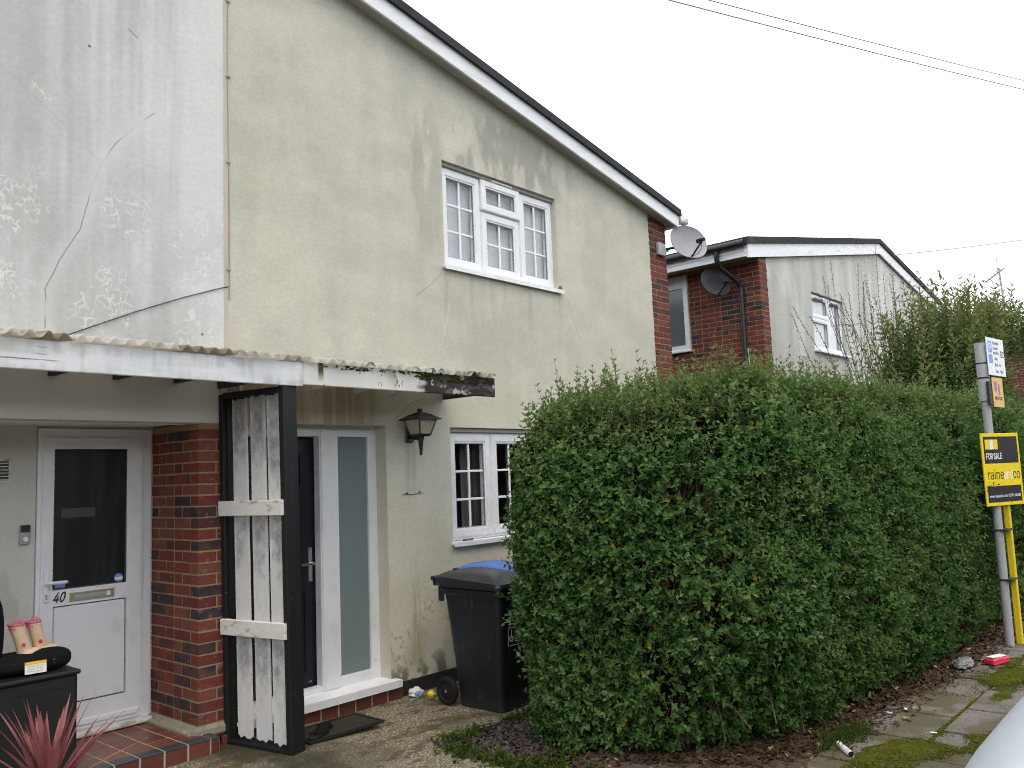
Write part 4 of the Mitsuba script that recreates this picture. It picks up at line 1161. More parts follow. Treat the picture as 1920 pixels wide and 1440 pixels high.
# ---- doormat, shoes, bits by the door
dm = box(0.0, 0.62, -0.17, 0.17, 0.0, 0.012, 0.004)
ang = math.atan2(-0.03, 1.0)
dm.apply_transform(trimesh.transformations.rotation_matrix(-0.02, [0, 0, 1]))
dm.apply_translation([0.30, -0.37, 0.036])
k = solo('doormat', dm, 'doormat', 'dark worn doormat on the path below the dark front door', 'doormat')
rim = extrude_xy(sg.box(0.0, -0.17, 0.62, 0.17).difference(sg.box(0.025, -0.145, 0.595, 0.145)), 0.012, 0.017)
rim.apply_transform(trimesh.transformations.rotation_matrix(-0.02, [0, 0, 1]))
rim.apply_translation([0.30, -0.37, 0.036])
part(k, 'border', rim, 'rubber')


def slipper(x, y, rz):
    pts = []
    sole = loft([rounded_rect(-0.11, 0.11, -0.038, 0.038, 0.036)] * 2, [0.0, 0.014])
    up = trimesh.creation.icosphere(2, 1.0)
    up.vertices *= [0.075, 0.040, 0.036]
    up.vertices[:, 2] = np.maximum(up.vertices[:, 2], 0)
    up.apply_translation([0.035, 0, 0.014])
    M = trimesh.transformations.rotation_matrix(rz, [0, 0, 1])
    out = []
    for m in (sole, up):
        m.apply_transform(M)
        m.apply_translation([x, y, 0.052])
        out.append(m)
    return out


for (x, y, a), lb in zip(((0.42, -0.46, 0.45), (0.50, -0.38, 0.35)), ('dark slipper on the doormat nearer to the road', 'dark slipper on the doormat nearer to the doorstep')):
    s_, u_ = slipper(x, y, a)
    k = thing('slipper', lb, 'slipper')
    part(k, 'sole', s_, 'rubber')
    part(k, 'upper', u_, 'fabric_black', smooth=True)
cr = trimesh.creation.icosphere(3, 0.06)
cr.vertices *= 1 + 0.55 * (meshkit.fbm(cr.vertices * 28, 3, 4)[:, None] - 0.5) * 2
cr.vertices *= [1.1, 0.8, 0.62]
cr.apply_translation([1.62, -0.10, 0.035])
k = solo('crumpled_bag', cr, 'litter_white', 'crumpled white plastic bag on the path against the foot of the cream wall', 'litter')
part(k, 'blue_print', (lambda m: (m.apply_translation([1.60, -0.135, 0.03]), m)[1])(trimesh.creation.icosphere(1, 0.022)), 'sign_blue')
fl = trimesh.creation.icosphere(2, 0.03)
fl.vertices *= 1 + 0.8 * (meshkit.fbm(fl.vertices * 60, 2, 8)[:, None] - 0.5)
fl.apply_translation([1.60, -0.30, 0.05])
solo('yellow_sponge', fl, 'yellow_flower', 'small yellow crumpled scrap on the path beside the bin wheel', 'litter')

# ---- porch clutter: storage box, booster seat, wellingtons, cordyline
SB = thing('storage_box', 'black plastic storage box at the left edge of the tiled porch step', 'box')
part(SB, 'body', box(-1.72, -0.992, -0.12, 0.42, 0.139, 0.70, 0.02), 'box_black')
part(SB, 'lid', box(-1.735, -0.980, -0.132, 0.435, 0.690, 0.718, 0.010), 'box_black')
part(SB, 'groove', box(-1.32, -1.06, -0.124, -0.118, 0.628, 0.640), 'rubber')
BS = thing('booster_seat', 'black fabric child booster seat lying on the storage box', 'child seat')
z0 = 0.718


def blob(cx, cy, cz, rx, ry, rz_, p=2.6, sub_=3):
    m = trimesh.creation.icosphere(sub_, 1.0)
    v = m.vertices
    q = (np.abs(v) ** p).sum(1, keepdims=True) ** (-1 / p)
    m.vertices = v * q * [rx, ry, rz_] + [cx, cy, cz]
    return m


part(BS, 'cushion', blob(-1.22, 0.10, z0 + 0.055, 0.25, 0.17, 0.055), 'fabric_black', smooth=True)
ar = blob(-1.10, 0.03, z0 + 0.062, 0.115, 0.085, 0.062)
part(BS, 'arm_rest', ar, 'fabric_black', smooth=True)
part(BS, 'back', blob(-1.40, 0.16, z0 + 0.24, 0.085, 0.14, 0.24), 'fabric_black', smooth=True)
part(BS, 'care_label', place(box(-0.055, 0.055, -0.032, 0.032, 0, 0.002), (-1.21, -0.082, z0 + 0.045), (1, -0.10, 0), (0, 0.15, 1)), 'label_paper')
part(BS, 'care_label_band', place(join(box(-0.055, 0.055, 0.018, 0.034, 0.002, 0.003)), (-1.21, -0.082, z0 + 0.045), (1, -0.10, 0), (0, 0.15, 1)), 'label_yellow')
part(BS, 'care_label_print', place(join(*[(lambda m: (m.apply_translation([-0.045, 0.004 - 0.013 * i, 0.002]), m)[1])(text(s, 0.007, 0.0006, False, w)) for i, (s, w) in enumerate((('CAUTION child seat', 0.085), ('universal 15-36 kg', 0.075), ('fit with lap belt', 0.08)))]), (-1.21, -0.082, z0 + 0.045), (1, -0.10, 0), (0, 0.15, 1)), 'sign_grey_text')
part(BS, 'stud', join(*[cyl((-1.105, -0.052, z0 + 0.05 + 0.018 * i), (-1.105, -0.060, z0 + 0.05 + 0.018 * i), 0.004, 8) for i in (0, 1)]), 'metal_chrome')


def boot(cx, cy, label):
    k = thing('wellington_boot', label, 'boot', None)
    lean = np.array([-0.11, 0.0])
    zs = np.array([0, 0.03, 0.07, 0.12, 0.165, 0.185])
    r = np.array([0.042, 0.040, 0.036, 0.037, 0.039, 0.040])
    pts = np.stack([cx + lean[0] * zs / 0.2 * 0.55, cy + zs * 0, z0 + 0.09 + zs], 1)
    part(k, 'shaft', tube(pts, r, 20, caps=False), 'skin_boot', smooth=True)
    part(k, 'foot', blob(cx + 0.025, cy - 0.015, z0 + 0.095, 0.060, 0.045, 0.038), 'skin_boot', smooth=True)
    top = pts[-1]
    rim_ = [top + np.array([0.041 * math.cos(a), 0.041 * math.sin(a), 0.0]) for a in np.linspace(0, 2 * np.pi, 25)]
    part(k, 'rim', tube(rim_, 0.006, 6), 'boot_pink', smooth=True)
    part(k, 'lining', tube([top - [0, 0, 0.03], top - [0, 0, 0.002]], [0.036, 0.0385], 20, caps=False), 'boot_pink', smooth=True)
    part(k, 'pull_loop', tube([top + np.array([-0.022, -0.03, 0.0]), top + np.array([-0.018, -0.032, 0.028]), top + np.array([0.008, -0.036, 0.028]), top + np.array([0.012, -0.036, 0.0])], 0.005, 6), 'boot_pink', smooth=True)
    fc = pts[2] + np.array([-0.004, -0.037, 0.0])
    star = []
    for a in range(5):
        t_ = 2 * np.pi * a / 5 + 0.3
        star.append((0.009 * math.cos(t_), 0.009 * math.sin(t_)))
    fl_ = sg.MultiPoint([(0, 0)]).buffer(0.005)
    for s_ in star:
        fl_ = fl_.union(sg.LineString([(0, 0), s_]).buffer(0.0035))
    part(k, 'flower', place(trimesh.creation.extrude_polygon(fl_, 0.004, engine='earcut'), fc - [0, 0.0, 0], (1, -0.25, 0), (0, 0, 1)), 'boot_red')
    return k


boot(-1.205, 0.085, 'left pale child wellington with pink rim standing in the booster seat')
boot(-1.105, 0.115, 'right pale child wellington with pink rim standing in the booster seat')

CO = thing('cordyline', 'spiky pink cordyline in a pot at the lower left', 'plant')
cb = np.array([-1.42, -0.86, 0.30])
pot = trimesh.creation.revolve(np.array([(0.0, 0.0), (0.10, 0.0), (0.145, 0.25), (0.155, 0.25), (0.155, 0.28), (0.135, 0.28), (0.13, 0.25), (0.0, 0.24)]), sections=28)
pot.apply_translation([cb[0], cb[1], 0.01])
part(CO, 'pot', pot, 'terracotta', smooth=30)
part(CO, 'stem', cyl((cb[0], cb[1], 0.2), (cb[0], cb[1], 0.36), 0.022, 10), 'twig')
for i in range(46):
    a = rng.uniform(0, 2 * np.pi)
    el = rng.uniform(0.45, 1.0) if i > 12 else rng.uniform(0.85, 1.0)
    L_ = rng.uniform(0.34, 0.52)
    d_ = np.array([math.cos(a) * (1.15 - el), math.sin(a) * (1.15 - el), el])
    d_ /= np.linalg.norm(d_)
    t_ = np.linspace(0, 1, 7)
    droop = rng.uniform(0.0, 0.10) + 0.25 * max(0, 0.72 - el)
    P_ = cb + np.outer(t_ * L_, d_) + np.outer(t_ ** 2.4 * L_ * droop, [math.cos(a), math.sin(a), -0.9])
    w = 0.0165 * np.array([0.8, 0.95, 1.0, 0.95, 0.75, 0.45, 0.03])
    side = np.array([-math.sin(a), math.cos(a), 0])
    nn = np.cross(side, d_)
    V = np.vstack([P_ - side * w[:, None] + nn * 0.3 * w[:, None], P_, P_ + side * w[:, None] + nn * 0.3 * w[:, None]])
    F = []
    for c_ in (0, 1):
        for j in range(6):
            a0 = c_ * 7 + j
            F += [(a0, a0 + 1, a0 + 8), (a0, a0 + 8, a0 + 7)]
    m = trimesh.Trimesh(V, F, process=False)
    part(CO, 'leaf', m, 'cordyline_leaf', uv=np.tile([[rng.random(), rng.random()]], (len(V), 1)))

# ------------------------------------------------------------------ foliage
def norm(a):
    return a / (np.linalg.norm(a, axis=-1, keepdims=True) + 1e-12)


def leaves(base, axis, nrm, length, width, tone, age, fold=0.12, curl=0.12):
    """Folded pointed leaves, six triangles each: arrays of base points, axes and normals."""
    a = norm(axis)
    s = norm(np.cross(nrm, a))
    n = np.cross(a, s)
    L_, W_ = length[:, None], width[:, None]
    lat = lambda t, w, f_: base + a * L_ * t + s * W_ * w + n * (W_ * f_ - L_ * curl * t * t)
    vs = [base, lat(0.30, 0.0, -fold * 1.4), lat(0.68, 0.0, -fold), lat(1.0, 0, 0), lat(0.32, 0.49, fold), lat(0.70, 0.41, fold), lat(0.32, -0.49, fold), lat(0.70, -0.41, fold)]
    k = len(base)
    V = np.stack(vs, 1).reshape(-1, 3)
    tri = np.array([(0, 4, 1), (0, 1, 6), (1, 4, 5), (1, 5, 2), (1, 2, 7), (1, 7, 6), (2, 5, 3), (2, 3, 7)])
    F = (np.arange(k)[:, None, None] * 8 + tri[None]).reshape(-1, 3)
    uv = np.repeat(np.stack([tone, age], 1), 8, 0)
    return V, F, uv


def sprigs(pos, direction, length, pairs, leaf_l, leaf_w, tone, age, r_, spread=0.9):
    """Twigs with opposite leaf pairs: returns the leaves' arrays and the twig end points."""
    m = len(pos)
    d = norm(direction)
    ref = norm(r_.normal(size=(m, 3)))
    s0 = norm(np.cross(d, ref))
    s1 = np.cross(d, s0)
    B, A, N, LL, WW, TT, AA = [], [], [], [], [], [], []
    for p_ in range(pairs):
        t = (p_ + 0.6) / pairs
        for sg_ in (-1, 1):
            sd = (s0 if p_ % 2 == 0 else s1) * sg_
            ax = norm(d * (0.55 + 0.3 * t) + sd * spread + r_.normal(scale=0.22, size=(m, 3)))
            nr = norm(d + 0.5 * np.array([0, 0, 1.0]) + r_.normal(scale=0.25, size=(m, 3)))
            B.append(pos + d * length[:, None] * t)
            A.append(ax)
            N.append(nr)
            k = leaf_l * r_.uniform(0.7, 1.2, m) * (1.0 - 0.35 * t * (p_ == pairs - 1))
            LL.append(k)
            WW.append(k * leaf_w * r_.uniform(0.85, 1.15, m))
            TT.append(np.clip(tone + r_.normal(scale=0.18, size=m), 0, 1))
            AA.append(np.clip(age - 0.25 * t * (age < 0.6) + r_.normal(scale=0.10, size=m), 0, 0.97) * 1.0)
    cat = lambda q: np.concatenate(q)
    ageall = cat(AA)
    ageall = np.where(r_.random(len(ageall)) < 0.007, 0.995, ageall)
    return leaves(cat(B), cat(A), cat(N), cat(LL), cat(WW), cat(TT), ageall)


def merge(parts_):
    V, F, U, n = [], [], [], 0
    for v, f, u in parts_:
        V.append(v)
        F.append(f + n)
        U.append(u)
        n += len(v)
    return trimesh.Trimesh(np.vstack(V), np.vstack(F), process=False), np.vstack(U)


def thin_tubes(a, b, ra, rb):
    """Many straight three-sided twigs from points a to b."""
    d = norm(b - a)
    s = norm(np.cross(d, np.where(np.abs(d[:, 2:]) < 0.9, [0, 0, 1.0], [1.0, 0, 0])))
    t = np.cross(d, s)
    V = []
    for q, r_ in ((a, ra), (b, rb)):
        for k in range(3):
            an = 2 * np.pi * k / 3
            V.append(q + (math.cos(an) * s + math.sin(an) * t) * np.asarray(r_).reshape(-1, 1))
    V = np.stack(V, 1).reshape(-1, 3)
    tri = np.array([(0, 1, 4), (0, 4, 3), (1, 2, 5), (1, 5, 4), (2, 0, 3), (2, 3, 5)])
    return trimesh.Trimesh(V, (np.arange(len(a))[:, None, None] * 6 + tri[None]).reshape(-1, 3), process=False)


HP = np.array([(1.95, -1.50), (1.52, -1.58), (1.28, -1.76), (1.25, -2.02), (1.38, -2.42), (1.66, -2.74), (2.10, -2.96), (2.7, -3.06), (4.5, -3.16), (7.0, -3.24), (10.5, -3.3)])
seg = np.linalg.norm(np.diff(HP, axis=0), axis=1)
cum = np.concatenate([[0], np.cumsum(seg)])


def hp(s):
    x, y = np.interp(s, cum, HP[:, 0]), np.interp(s, cum, HP[:, 1])
    e = 0.12
    dx = np.interp(s + e, cum, HP[:, 0]) - np.interp(s - e, cum, HP[:, 0])
    dy = np.interp(s + e, cum, HP[:, 1]) - np.interp(s - e, cum, HP[:, 1])
    t = norm(np.stack([dx, dy], -1))
    return np.stack([x, y], -1), np.stack([t[..., 1], -t[..., 0]], -1)


def ztop(x, y):
    end = np.clip((x - 1.10) / 0.95, 0, 1)
    return 1.90 + 0.42 * np.sqrt(end) + 0.012 * np.clip(x - 3, 0, 6) + 0.24 * (nz(x, y, 0, 1.5, 21) - 0.5)


def shell(s, t, r_):
    """Point and outward normal on the hedge's side at length s and relative height t."""
    q, n2 = hp(s)
    # outward normal check: the path runs from the back round the left end to the road side
    n2 = np.where(((q - np.array([4.0, -2.3])) * n2).sum(-1, keepdims=True) < 0, -n2, n2)
    zt = ztop(q[..., 0], q[..., 1])
    z = 0.02 + t * (zt - 0.02)
    bulge = 0.19 * np.sin(np.pi * np.clip(t, 0, 1) ** 1.25) - 0.22 * np.clip((t - 0.8) / 0.2, 0, 1) ** 2 - 0.03 * np.clip((0.12 - t) / 0.12, 0, 1)
    lump = 0.36 * (nz(q[..., 0] + q[..., 1] * 0.7, z, q[..., 1], 1.5, 33) - 0.5) + 0.14 * (nz(q[..., 0], z, q[..., 1], 6.0, 34) - 0.5)
    off = bulge + lump
    P_ = np.stack([q[..., 0] + n2[..., 0] * off, q[..., 1] + n2[..., 1] * off, z], -1)
    up = 0.2 + 0.9 * np.clip((t - 0.75) / 0.25, 0, 1)
    N_ = norm(np.stack([n2[..., 0], n2[..., 1], up], -1))
    return P_, N_


HG = thing('hedge', 'large overgrown green privet hedge between front path and pavement', 'hedge')
r1 = np.random.default_rng(7)
outer, woody = [], []
# side sprigs, densest near the camera
for (sa, sb, count, ll) in ((0.0, cum[4], 5400, 0.041), (cum[4], cum[8], 11000, 0.041), (cum[8], cum[-1], 8000, 0.044)):
    s = r1.uniform(sa, sb, count)
    t = r1.random(count) ** 0.9
    P_, N_ = shell(s, t, r1)
    depth = np.minimum(r1.exponential(0.055, count), 0.28)
    hole = nz(P_[:, 0] + P_[:, 1], P_[:, 2], P_[:, 1], 3.6, 55)
    keepm = (hole < 0.625) | (r1.random(count) < 0.35)
    P_, N_, depth, t = P_[keepm], N_[keepm], depth[keepm], t[keepm]
    P_ = P_ - N_ * (depth[:, None] + 0.05)
    d = norm(N_ * 0.75 + np.array([0, 0, 0.42]) + r1.normal(scale=0.42, size=P_.shape))
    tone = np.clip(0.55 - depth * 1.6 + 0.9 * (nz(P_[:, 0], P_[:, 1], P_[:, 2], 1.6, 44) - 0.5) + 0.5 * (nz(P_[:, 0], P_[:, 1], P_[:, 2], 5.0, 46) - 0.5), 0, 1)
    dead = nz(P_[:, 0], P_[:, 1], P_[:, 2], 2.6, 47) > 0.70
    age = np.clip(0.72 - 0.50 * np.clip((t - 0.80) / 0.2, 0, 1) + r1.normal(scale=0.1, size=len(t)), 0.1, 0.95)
    q_ = nz(P_[:, 0], P_[:, 1], P_[:, 2], 2.7, 47)
    kp = (q_ < 0.64) | (r1.random(len(q_)) < 0.4)
    tone = np.clip(tone + 0.5 * (nz(P_[:, 0], P_[:, 1], P_[:, 2], 5.5, 46) - 0.5), 0, 1)
    age = np.clip(age - 0.9 * np.clip(nz(P_[:, 0], P_[:, 1], P_[:, 2], 1.8, 48) - 0.52, 0, 1), 0.05, 0.95)
    lv = ll * (0.72 + 0.6 * nz(P_[:, 0], P_[:, 1], P_[:, 2], 2.2, 49))
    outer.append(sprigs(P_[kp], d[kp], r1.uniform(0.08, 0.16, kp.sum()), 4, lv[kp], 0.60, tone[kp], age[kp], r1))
    # woody twigs showing where the leaf cover has thinned
    bare = np.where(q_ > 0.60)[0]
    bare = bare[r1.random(len(bare)) < 0.8]
    woody.append((P_[bare] - N_[bare] * 0.16 - np.array([0, 0, 0.16]) + r1.normal(scale=0.05, size=(len(bare), 3)), P_[bare] + N_[bare] * 0.02 + r1.normal(scale=0.03, size=(len(bare), 3))))
# top
cnt = 5200
tx = r1.uniform(1.25, 10.4, cnt)
ty = r1.uniform(-3.2, -1.55, cnt)
ok = (ty > np.interp(tx, HP[3:, 0], HP[3:, 1])) & (tx > 1.28)
tx, ty = tx[ok], ty[ok]
P_ = np.stack([tx, ty, ztop(tx, ty) - r1.exponential(0.06, len(tx)) - 0.06], -1)
d = norm(np.array([0, 0, 1.0]) + r1.normal(scale=0.4, size=P_.shape))
outer.append(sprigs(P_, d, r1.uniform(0.08, 0.18, len(P_)), 4, 0.043, 0.55, np.clip(r1.normal(0.6, 0.15, len(P_)), 0, 1), np.clip(r1.normal(0.42, 0.15, len(P_)), 0, 0.95), r1))
# upright shoots
cnt = 620
tx = np.where(r1.random(cnt) < 0.5, r1.uniform(1.38, 3.4, cnt), r1.uniform(3.0, 10.2, cnt))
fy = np.interp(tx, HP[3:, 0], HP[3:, 1])
ty = fy + 0.02 + r1.random(cnt) * np.clip(-1.6 - fy, 0.1, 1.5)
P_ = np.stack([tx, ty, ztop(tx, ty) - 0.10], -1)
hl = r1.uniform(0.12, 0.34, cnt) * np.where(r1.random(cnt) < 0.15, 1.35, 1.0)
d = norm(np.array([0, 0, 1.0]) + r1.normal(scale=0.17, size=P_.shape))
outer.append(sprigs(P_, d, hl, 6, 0.043, 0.44, np.clip(r1.normal(0.7, 0.12, cnt), 0, 1), np.clip(r1.normal(0.28, 0.12, cnt), 0, 0.9), r1, spread=0.75))
shoots = thin_tubes(P_ - d * 0.1, P_ + d * hl[:, None], 0.0026, 0.0012)
# sprigs sticking out sideways along the left end and the face
cnt = 420
s = r1.uniform(0.0, cum[9], cnt)
P2, N2 = shell(s, r1.uniform(0.1, 0.95, cnt), r1)
d2 = norm(N2 + np.array([0, 0, 0.35]) + r1.normal(scale=0.3, size=P2.shape))
l2 = r1.uniform(0.10, 0.22, cnt)
outer.append(sprigs(P2 - N2 * 0.05, d2, l2, 5, 0.036, 0.5, np.clip(r1.normal(0.6, 0.15, cnt), 0, 1), np.clip(r1.normal(0.5, 0.15, cnt), 0, 0.9), r1))
shoots2 = thin_tubes(P2 - N2 * 0.1, P2 - N2 * 0.05 + d2 * l2[:, None], 0.0026, 0.0012)
hm, hu = merge(outer)
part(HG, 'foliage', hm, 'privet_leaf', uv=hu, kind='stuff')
# woody inside
cnt = 1500
s = r1.uniform(0, cum[9], cnt)
P3, N3 = shell(s, r1.uniform(0.02, 0.9, cnt), r1)
b3 = P3 - N3 * r1.uniform(0.10, 0.22, (cnt, 1))
a3 = b3 - N3 * r1.uniform(0.05, 0.3, (cnt, 1)) - np.array([0, 0, 1]) * r1.uniform(0.12, 0.45, (cnt, 1)) + r1.normal(scale=0.10, size=(cnt, 3))
wa, wb = np.vstack([w_[0] for w_ in woody]), np.vstack([w_[1] for w_ in woody])
part(HG, 'twigs', join(shoots, shoots2, thin_tubes(wa, wb, 0.0038, 0.0018), thin_tubes(a3, b3, r1.uniform(0.003, 0.006, cnt), 0.002)), 'twig', kind='stuff')
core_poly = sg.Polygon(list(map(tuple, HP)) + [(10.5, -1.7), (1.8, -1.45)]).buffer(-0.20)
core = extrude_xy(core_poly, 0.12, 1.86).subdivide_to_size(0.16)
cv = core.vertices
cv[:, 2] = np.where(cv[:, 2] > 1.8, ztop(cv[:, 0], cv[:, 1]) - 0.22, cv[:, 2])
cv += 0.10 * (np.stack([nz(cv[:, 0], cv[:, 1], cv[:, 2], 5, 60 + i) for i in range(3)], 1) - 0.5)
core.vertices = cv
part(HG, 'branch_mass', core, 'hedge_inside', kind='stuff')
for i, (x, y) in enumerate(((1.75, -2.1), (1.95, -2.4), (2.35, -2.6), (2.9, -2.75), (3.6, -2.9), (4.3, -2.95), (5.0, -3.0))):
    part(HG, 'stem', tube([(x, y, -0.03), (x + rng.normal() * 0.05, y + 0.06, 0.4), (x + rng.normal() * 0.1, y + 0.12, 0.9)], [0.022, 0.018, 0.012], 7), 'twig')

# ---- tall shrub further along, with upright leafy shoots
SH = thing('tall_shrub', 'tall loose yellow green shrub rising above the far end of the hedge', 'shrub')
r2 = np.random.default_rng(11)


def shrub_cloud(cx, cy, rx, ry, z0_, ztop_, count, leaf, r_):
    u = r_.normal(size=(count, 3))
    u = norm(u)
    rad = 1 - np.minimum(r_.exponential(0.14, count), 0.75)
    c = np.array([cx, cy, (z0_ + ztop_) / 2])
    lump = 0.78 + 0.44 * nz(u[:, 0] * 2 + cx, u[:, 1] * 2, u[:, 2] * 2, 1.6, 70)
    P = c + u * rad[:, None] * lump[:, None] * np.array([rx, ry, (ztop_ - z0_) / 2])
    d = norm(u * [0.5, 0.5, 0.2] + np.array([0, 0, 0.75]) + r_.normal(scale=0.25, size=u.shape))
    return P, d


cl = []
for (cx, cy, rx, ry, z0_, zt_, n_) in ((9.5, -2.1, 0.9, 0.7, 0.8, 3.55, 1050), (9.9, -2.42, 1.1, 0.42, 0.8, 3.4, 1000), (9.0, -2.0, 0.6, 0.4, 1.4, 3.0, 600), (10.8, -2.05, 1.0, 0.40, 1.6, 3.6, 1000), (12.2, -2.45, 0.9, 0.4, 3.2, 3.95, 400), (12.6, -3.6, 1.1, 0.6, 0.4, 2.1, 700)):
    P, d = shrub_cloud(cx, cy, rx, ry, z0_, zt_, n_, 0.06, r2)
    cl.append(sprigs(P, d, r2.uniform(0.20, 0.42, n_), 5, 0.080, 0.38, np.clip(r2.normal(0.5, 0.2, n_), 0, 1), np.clip(r2.normal(0.62, 0.18, n_), 0.05, 0.95), r2, spread=0.8))
tips = []
cnt = 190
k5 = r2.integers(0, 5, cnt)
cxs, cys = np.array([9.5, 9.9, 9.1, 11.2, 11.8])[k5], np.array([-2.05, -2.35, -2.1, -2.2, -2.3])[k5]
sx_ = r2.normal(scale=0.42, size=cnt)
sy_ = r2.normal(scale=0.33, size=cnt)
tz = np.array([3.55, 3.45, 2.95, 3.7, 3.75])[k5] - 0.5 * (sx_ ** 2 + 1.5 * sy_ ** 2) - 0.15
P = np.stack([cxs + sx_, cys + sy_, tz], 1)
hl = r2.uniform(0.45, 1.05, cnt)
d = norm(np.array([0, 0, 1.0]) + np.stack([sx_, sy_, sx_ * 0], 1) * 0.28 + r2.normal(scale=0.08, size=(cnt, 3)))
cl.append(sprigs(P, d, hl, 10, 0.108, 0.30, np.clip(r2.normal(0.7, 0.15, cnt), 0, 1), np.clip(r2.normal(0.30, 0.12, cnt), 0, 0.9), r2, spread=0.8))
hm, hu = merge(cl)
part(SH, 'foliage', hm, 'shrub_leaf', uv=hu, kind='stuff')
cnt = 260
k5 = r2.integers(0, 5, cnt)
bx = np.stack([np.array([9.5, 9.9, 9.1, 11.2, 11.8])[k5] + r2.normal(scale=0.3, size=cnt), np.array([-2.05, -2.35, -2.1, -2.2, -2.3])[k5] + r2.normal(scale=0.2, size=cnt), np.full(cnt, 0.0)], 1)
tp = bx + np.stack([r2.normal(scale=0.35, size=cnt), r2.normal(scale=0.25, size=cnt), r2.uniform(1.8, 2.9, cnt)], 1)
part(SH, 'branches', join(thin_tubes(bx, tp, 0.014, 0.004), thin_tubes(P - d * 0.3, P + d * hl[:, None], 0.006, 0.003)), 'twig', kind='stuff')
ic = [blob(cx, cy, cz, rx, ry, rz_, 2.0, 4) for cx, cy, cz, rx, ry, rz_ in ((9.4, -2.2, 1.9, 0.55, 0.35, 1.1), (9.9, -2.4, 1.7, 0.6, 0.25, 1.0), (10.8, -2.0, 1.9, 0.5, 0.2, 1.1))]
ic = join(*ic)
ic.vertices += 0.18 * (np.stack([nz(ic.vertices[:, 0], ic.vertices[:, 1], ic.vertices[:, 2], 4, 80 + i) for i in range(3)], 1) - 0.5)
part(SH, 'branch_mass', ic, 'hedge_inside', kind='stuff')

# ---- bare winter shrub in front of the neighbour's wall
BR = thing('bare_shrub', 'leafless winter shrub of thin budded stems before the grey rendered wall', 'shrub')
polys = [[(8.91, -1.0, 4.42), (9.03, -1.0, 3.85), (9.59, -1.0, 3.31), (10.0, -1.0, 2.94)], [(9.26, -1.0, 4.71), (9.32, -1.0, 4.04), (9.73, -1.0, 3.44), (10.07, -1.0, 2.94)],
         [(10.3, -1.0, 5.08), (10.26, -1.0, 4.24), (10.29, -1.0, 3.58), (10.23, -1.0, 2.95)], [(10.88, -1.0, 4.76), (11.0, -1.0, 4.25), (10.9, -1.0, 3.63), (10.43, -1.0, 2.96)],
         [(11.32, -1.0, 4.96), (11.35, -1.0, 4.39), (11.43, -1.0, 3.86), (10.97, -1.0, 3.12)], [(7.21, -1.0, 3.63), (7.62, -1.0, 3.15), (7.92, -1.0, 2.89)],
         [(7.63, -1.0, 3.64), (8.09, -1.0, 3.3), (8.39, -1.0, 2.95)], [(7.93, -1.0, 3.86), (8.58, -1.0, 3.42), (9.53, -1.0, 3.03)], [(10.04, -1.0, 4.46), (9.99, -1.0, 3.88), (10.12, -1.0, 3.15)],
         [(11.93, -1.0, 4.6), (11.93, -1.0, 4.19), (11.94, -1.0, 3.73)], [(12.38, -1.0, 4.57), (12.38, -1.0, 4.24), (12.3, -1.0, 3.7)], [(9.55, -1.0, 4.07), (10.16, -1.0, 3.81), (10.73, -1.0, 3.19)], [(10.82, -1.0, 4.71), (10.81, -1.0, 3.97), (10.86, -1.0, 3.2)]]
for i, pl in enumerate(polys):
    for cpy in range(3 if i not in (5, 6, 7) else 1):
        p_ = np.array(pl[::-1], float)
        p_[:, 1] += rng.uniform(-0.25, 0.25)
        if cpy:
            p_[:, 0] += rng.uniform(-0.5, 0.5) * np.linspace(0.4, 1.2, len(p_))
            p_[-1, 2] -= rng.uniform(0.1, 0.7)
        base = np.array([[p_[0, 0] * 0.75 + 10.2 * 0.25, -1.15, 1.0]])
        p_ = np.vstack([base, p_])
        tt = np.linspace(0, 1, 12)
        src = np.linspace(0, 1, len(p_))
        q = np.stack([np.interp(tt, src, p_[:, c_]) for c_ in range(3)], 1)
        m = [tube(q, np.linspace(0.0055, 0.0025, 12), 5)]
        for z_ in np.linspace(0.3, 0.98, 24):
            b_ = np.array([np.interp(z_, tt, q[:, c_]) for c_ in range(3)])
            bud = trimesh.creation.icosphere(0, 0.009)
            bud.apply_translation(b_ + rng.normal(scale=0.008, size=3))
            m.append(bud)
        part(BR, 'stem', join(*m), 'bare_twig')

# ---- weeds, litter and mulch
r3 = np.random.default_rng(5)


def scatter_chips(x, y, z, size, flat, r_):
    n = len(x)
    base = np.array([(-1, -0.6, 0), (0.9, -0.7, 0.1), (1.1, 0.5, 0), (-0.7, 0.7, 0.12)])
    a = r_.uniform(0, 2 * np.pi, n)
    sz = size * r_.uniform(0.5, 1.5, n)
    tilt = r_.normal(scale=0.35, size=(n, 2))
    px = base[None, :, 0] * sz[:, None]
    py = base[None, :, 1] * sz[:, None] * r_.uniform(0.35, 0.9, n)[:, None]
    X = x[:, None] + px * np.cos(a)[:, None] - py * np.sin(a)[:, None]
    Y = y[:, None] + px * np.sin(a)[:, None] + py * np.cos(a)[:, None]
    Z = z[:, None] + flat + px * tilt[:, :1] + py * tilt[:, 1:] + base[None, :, 2] * sz[:, None] + 0.4 * sz[:, None] * np.abs(tilt).sum(1)[:, None]
    V = np.stack([X, Y, Z], -1).reshape(-1, 3)
    F = (np.arange(n)[:, None, None] * 4 + np.array([(0, 1, 2), (0, 2, 3)])[None]).reshape(-1, 3)
    uv = np.repeat(r_.random((n, 2)), 4, 0)
    return trimesh.Trimesh(V, F, process=False), uv


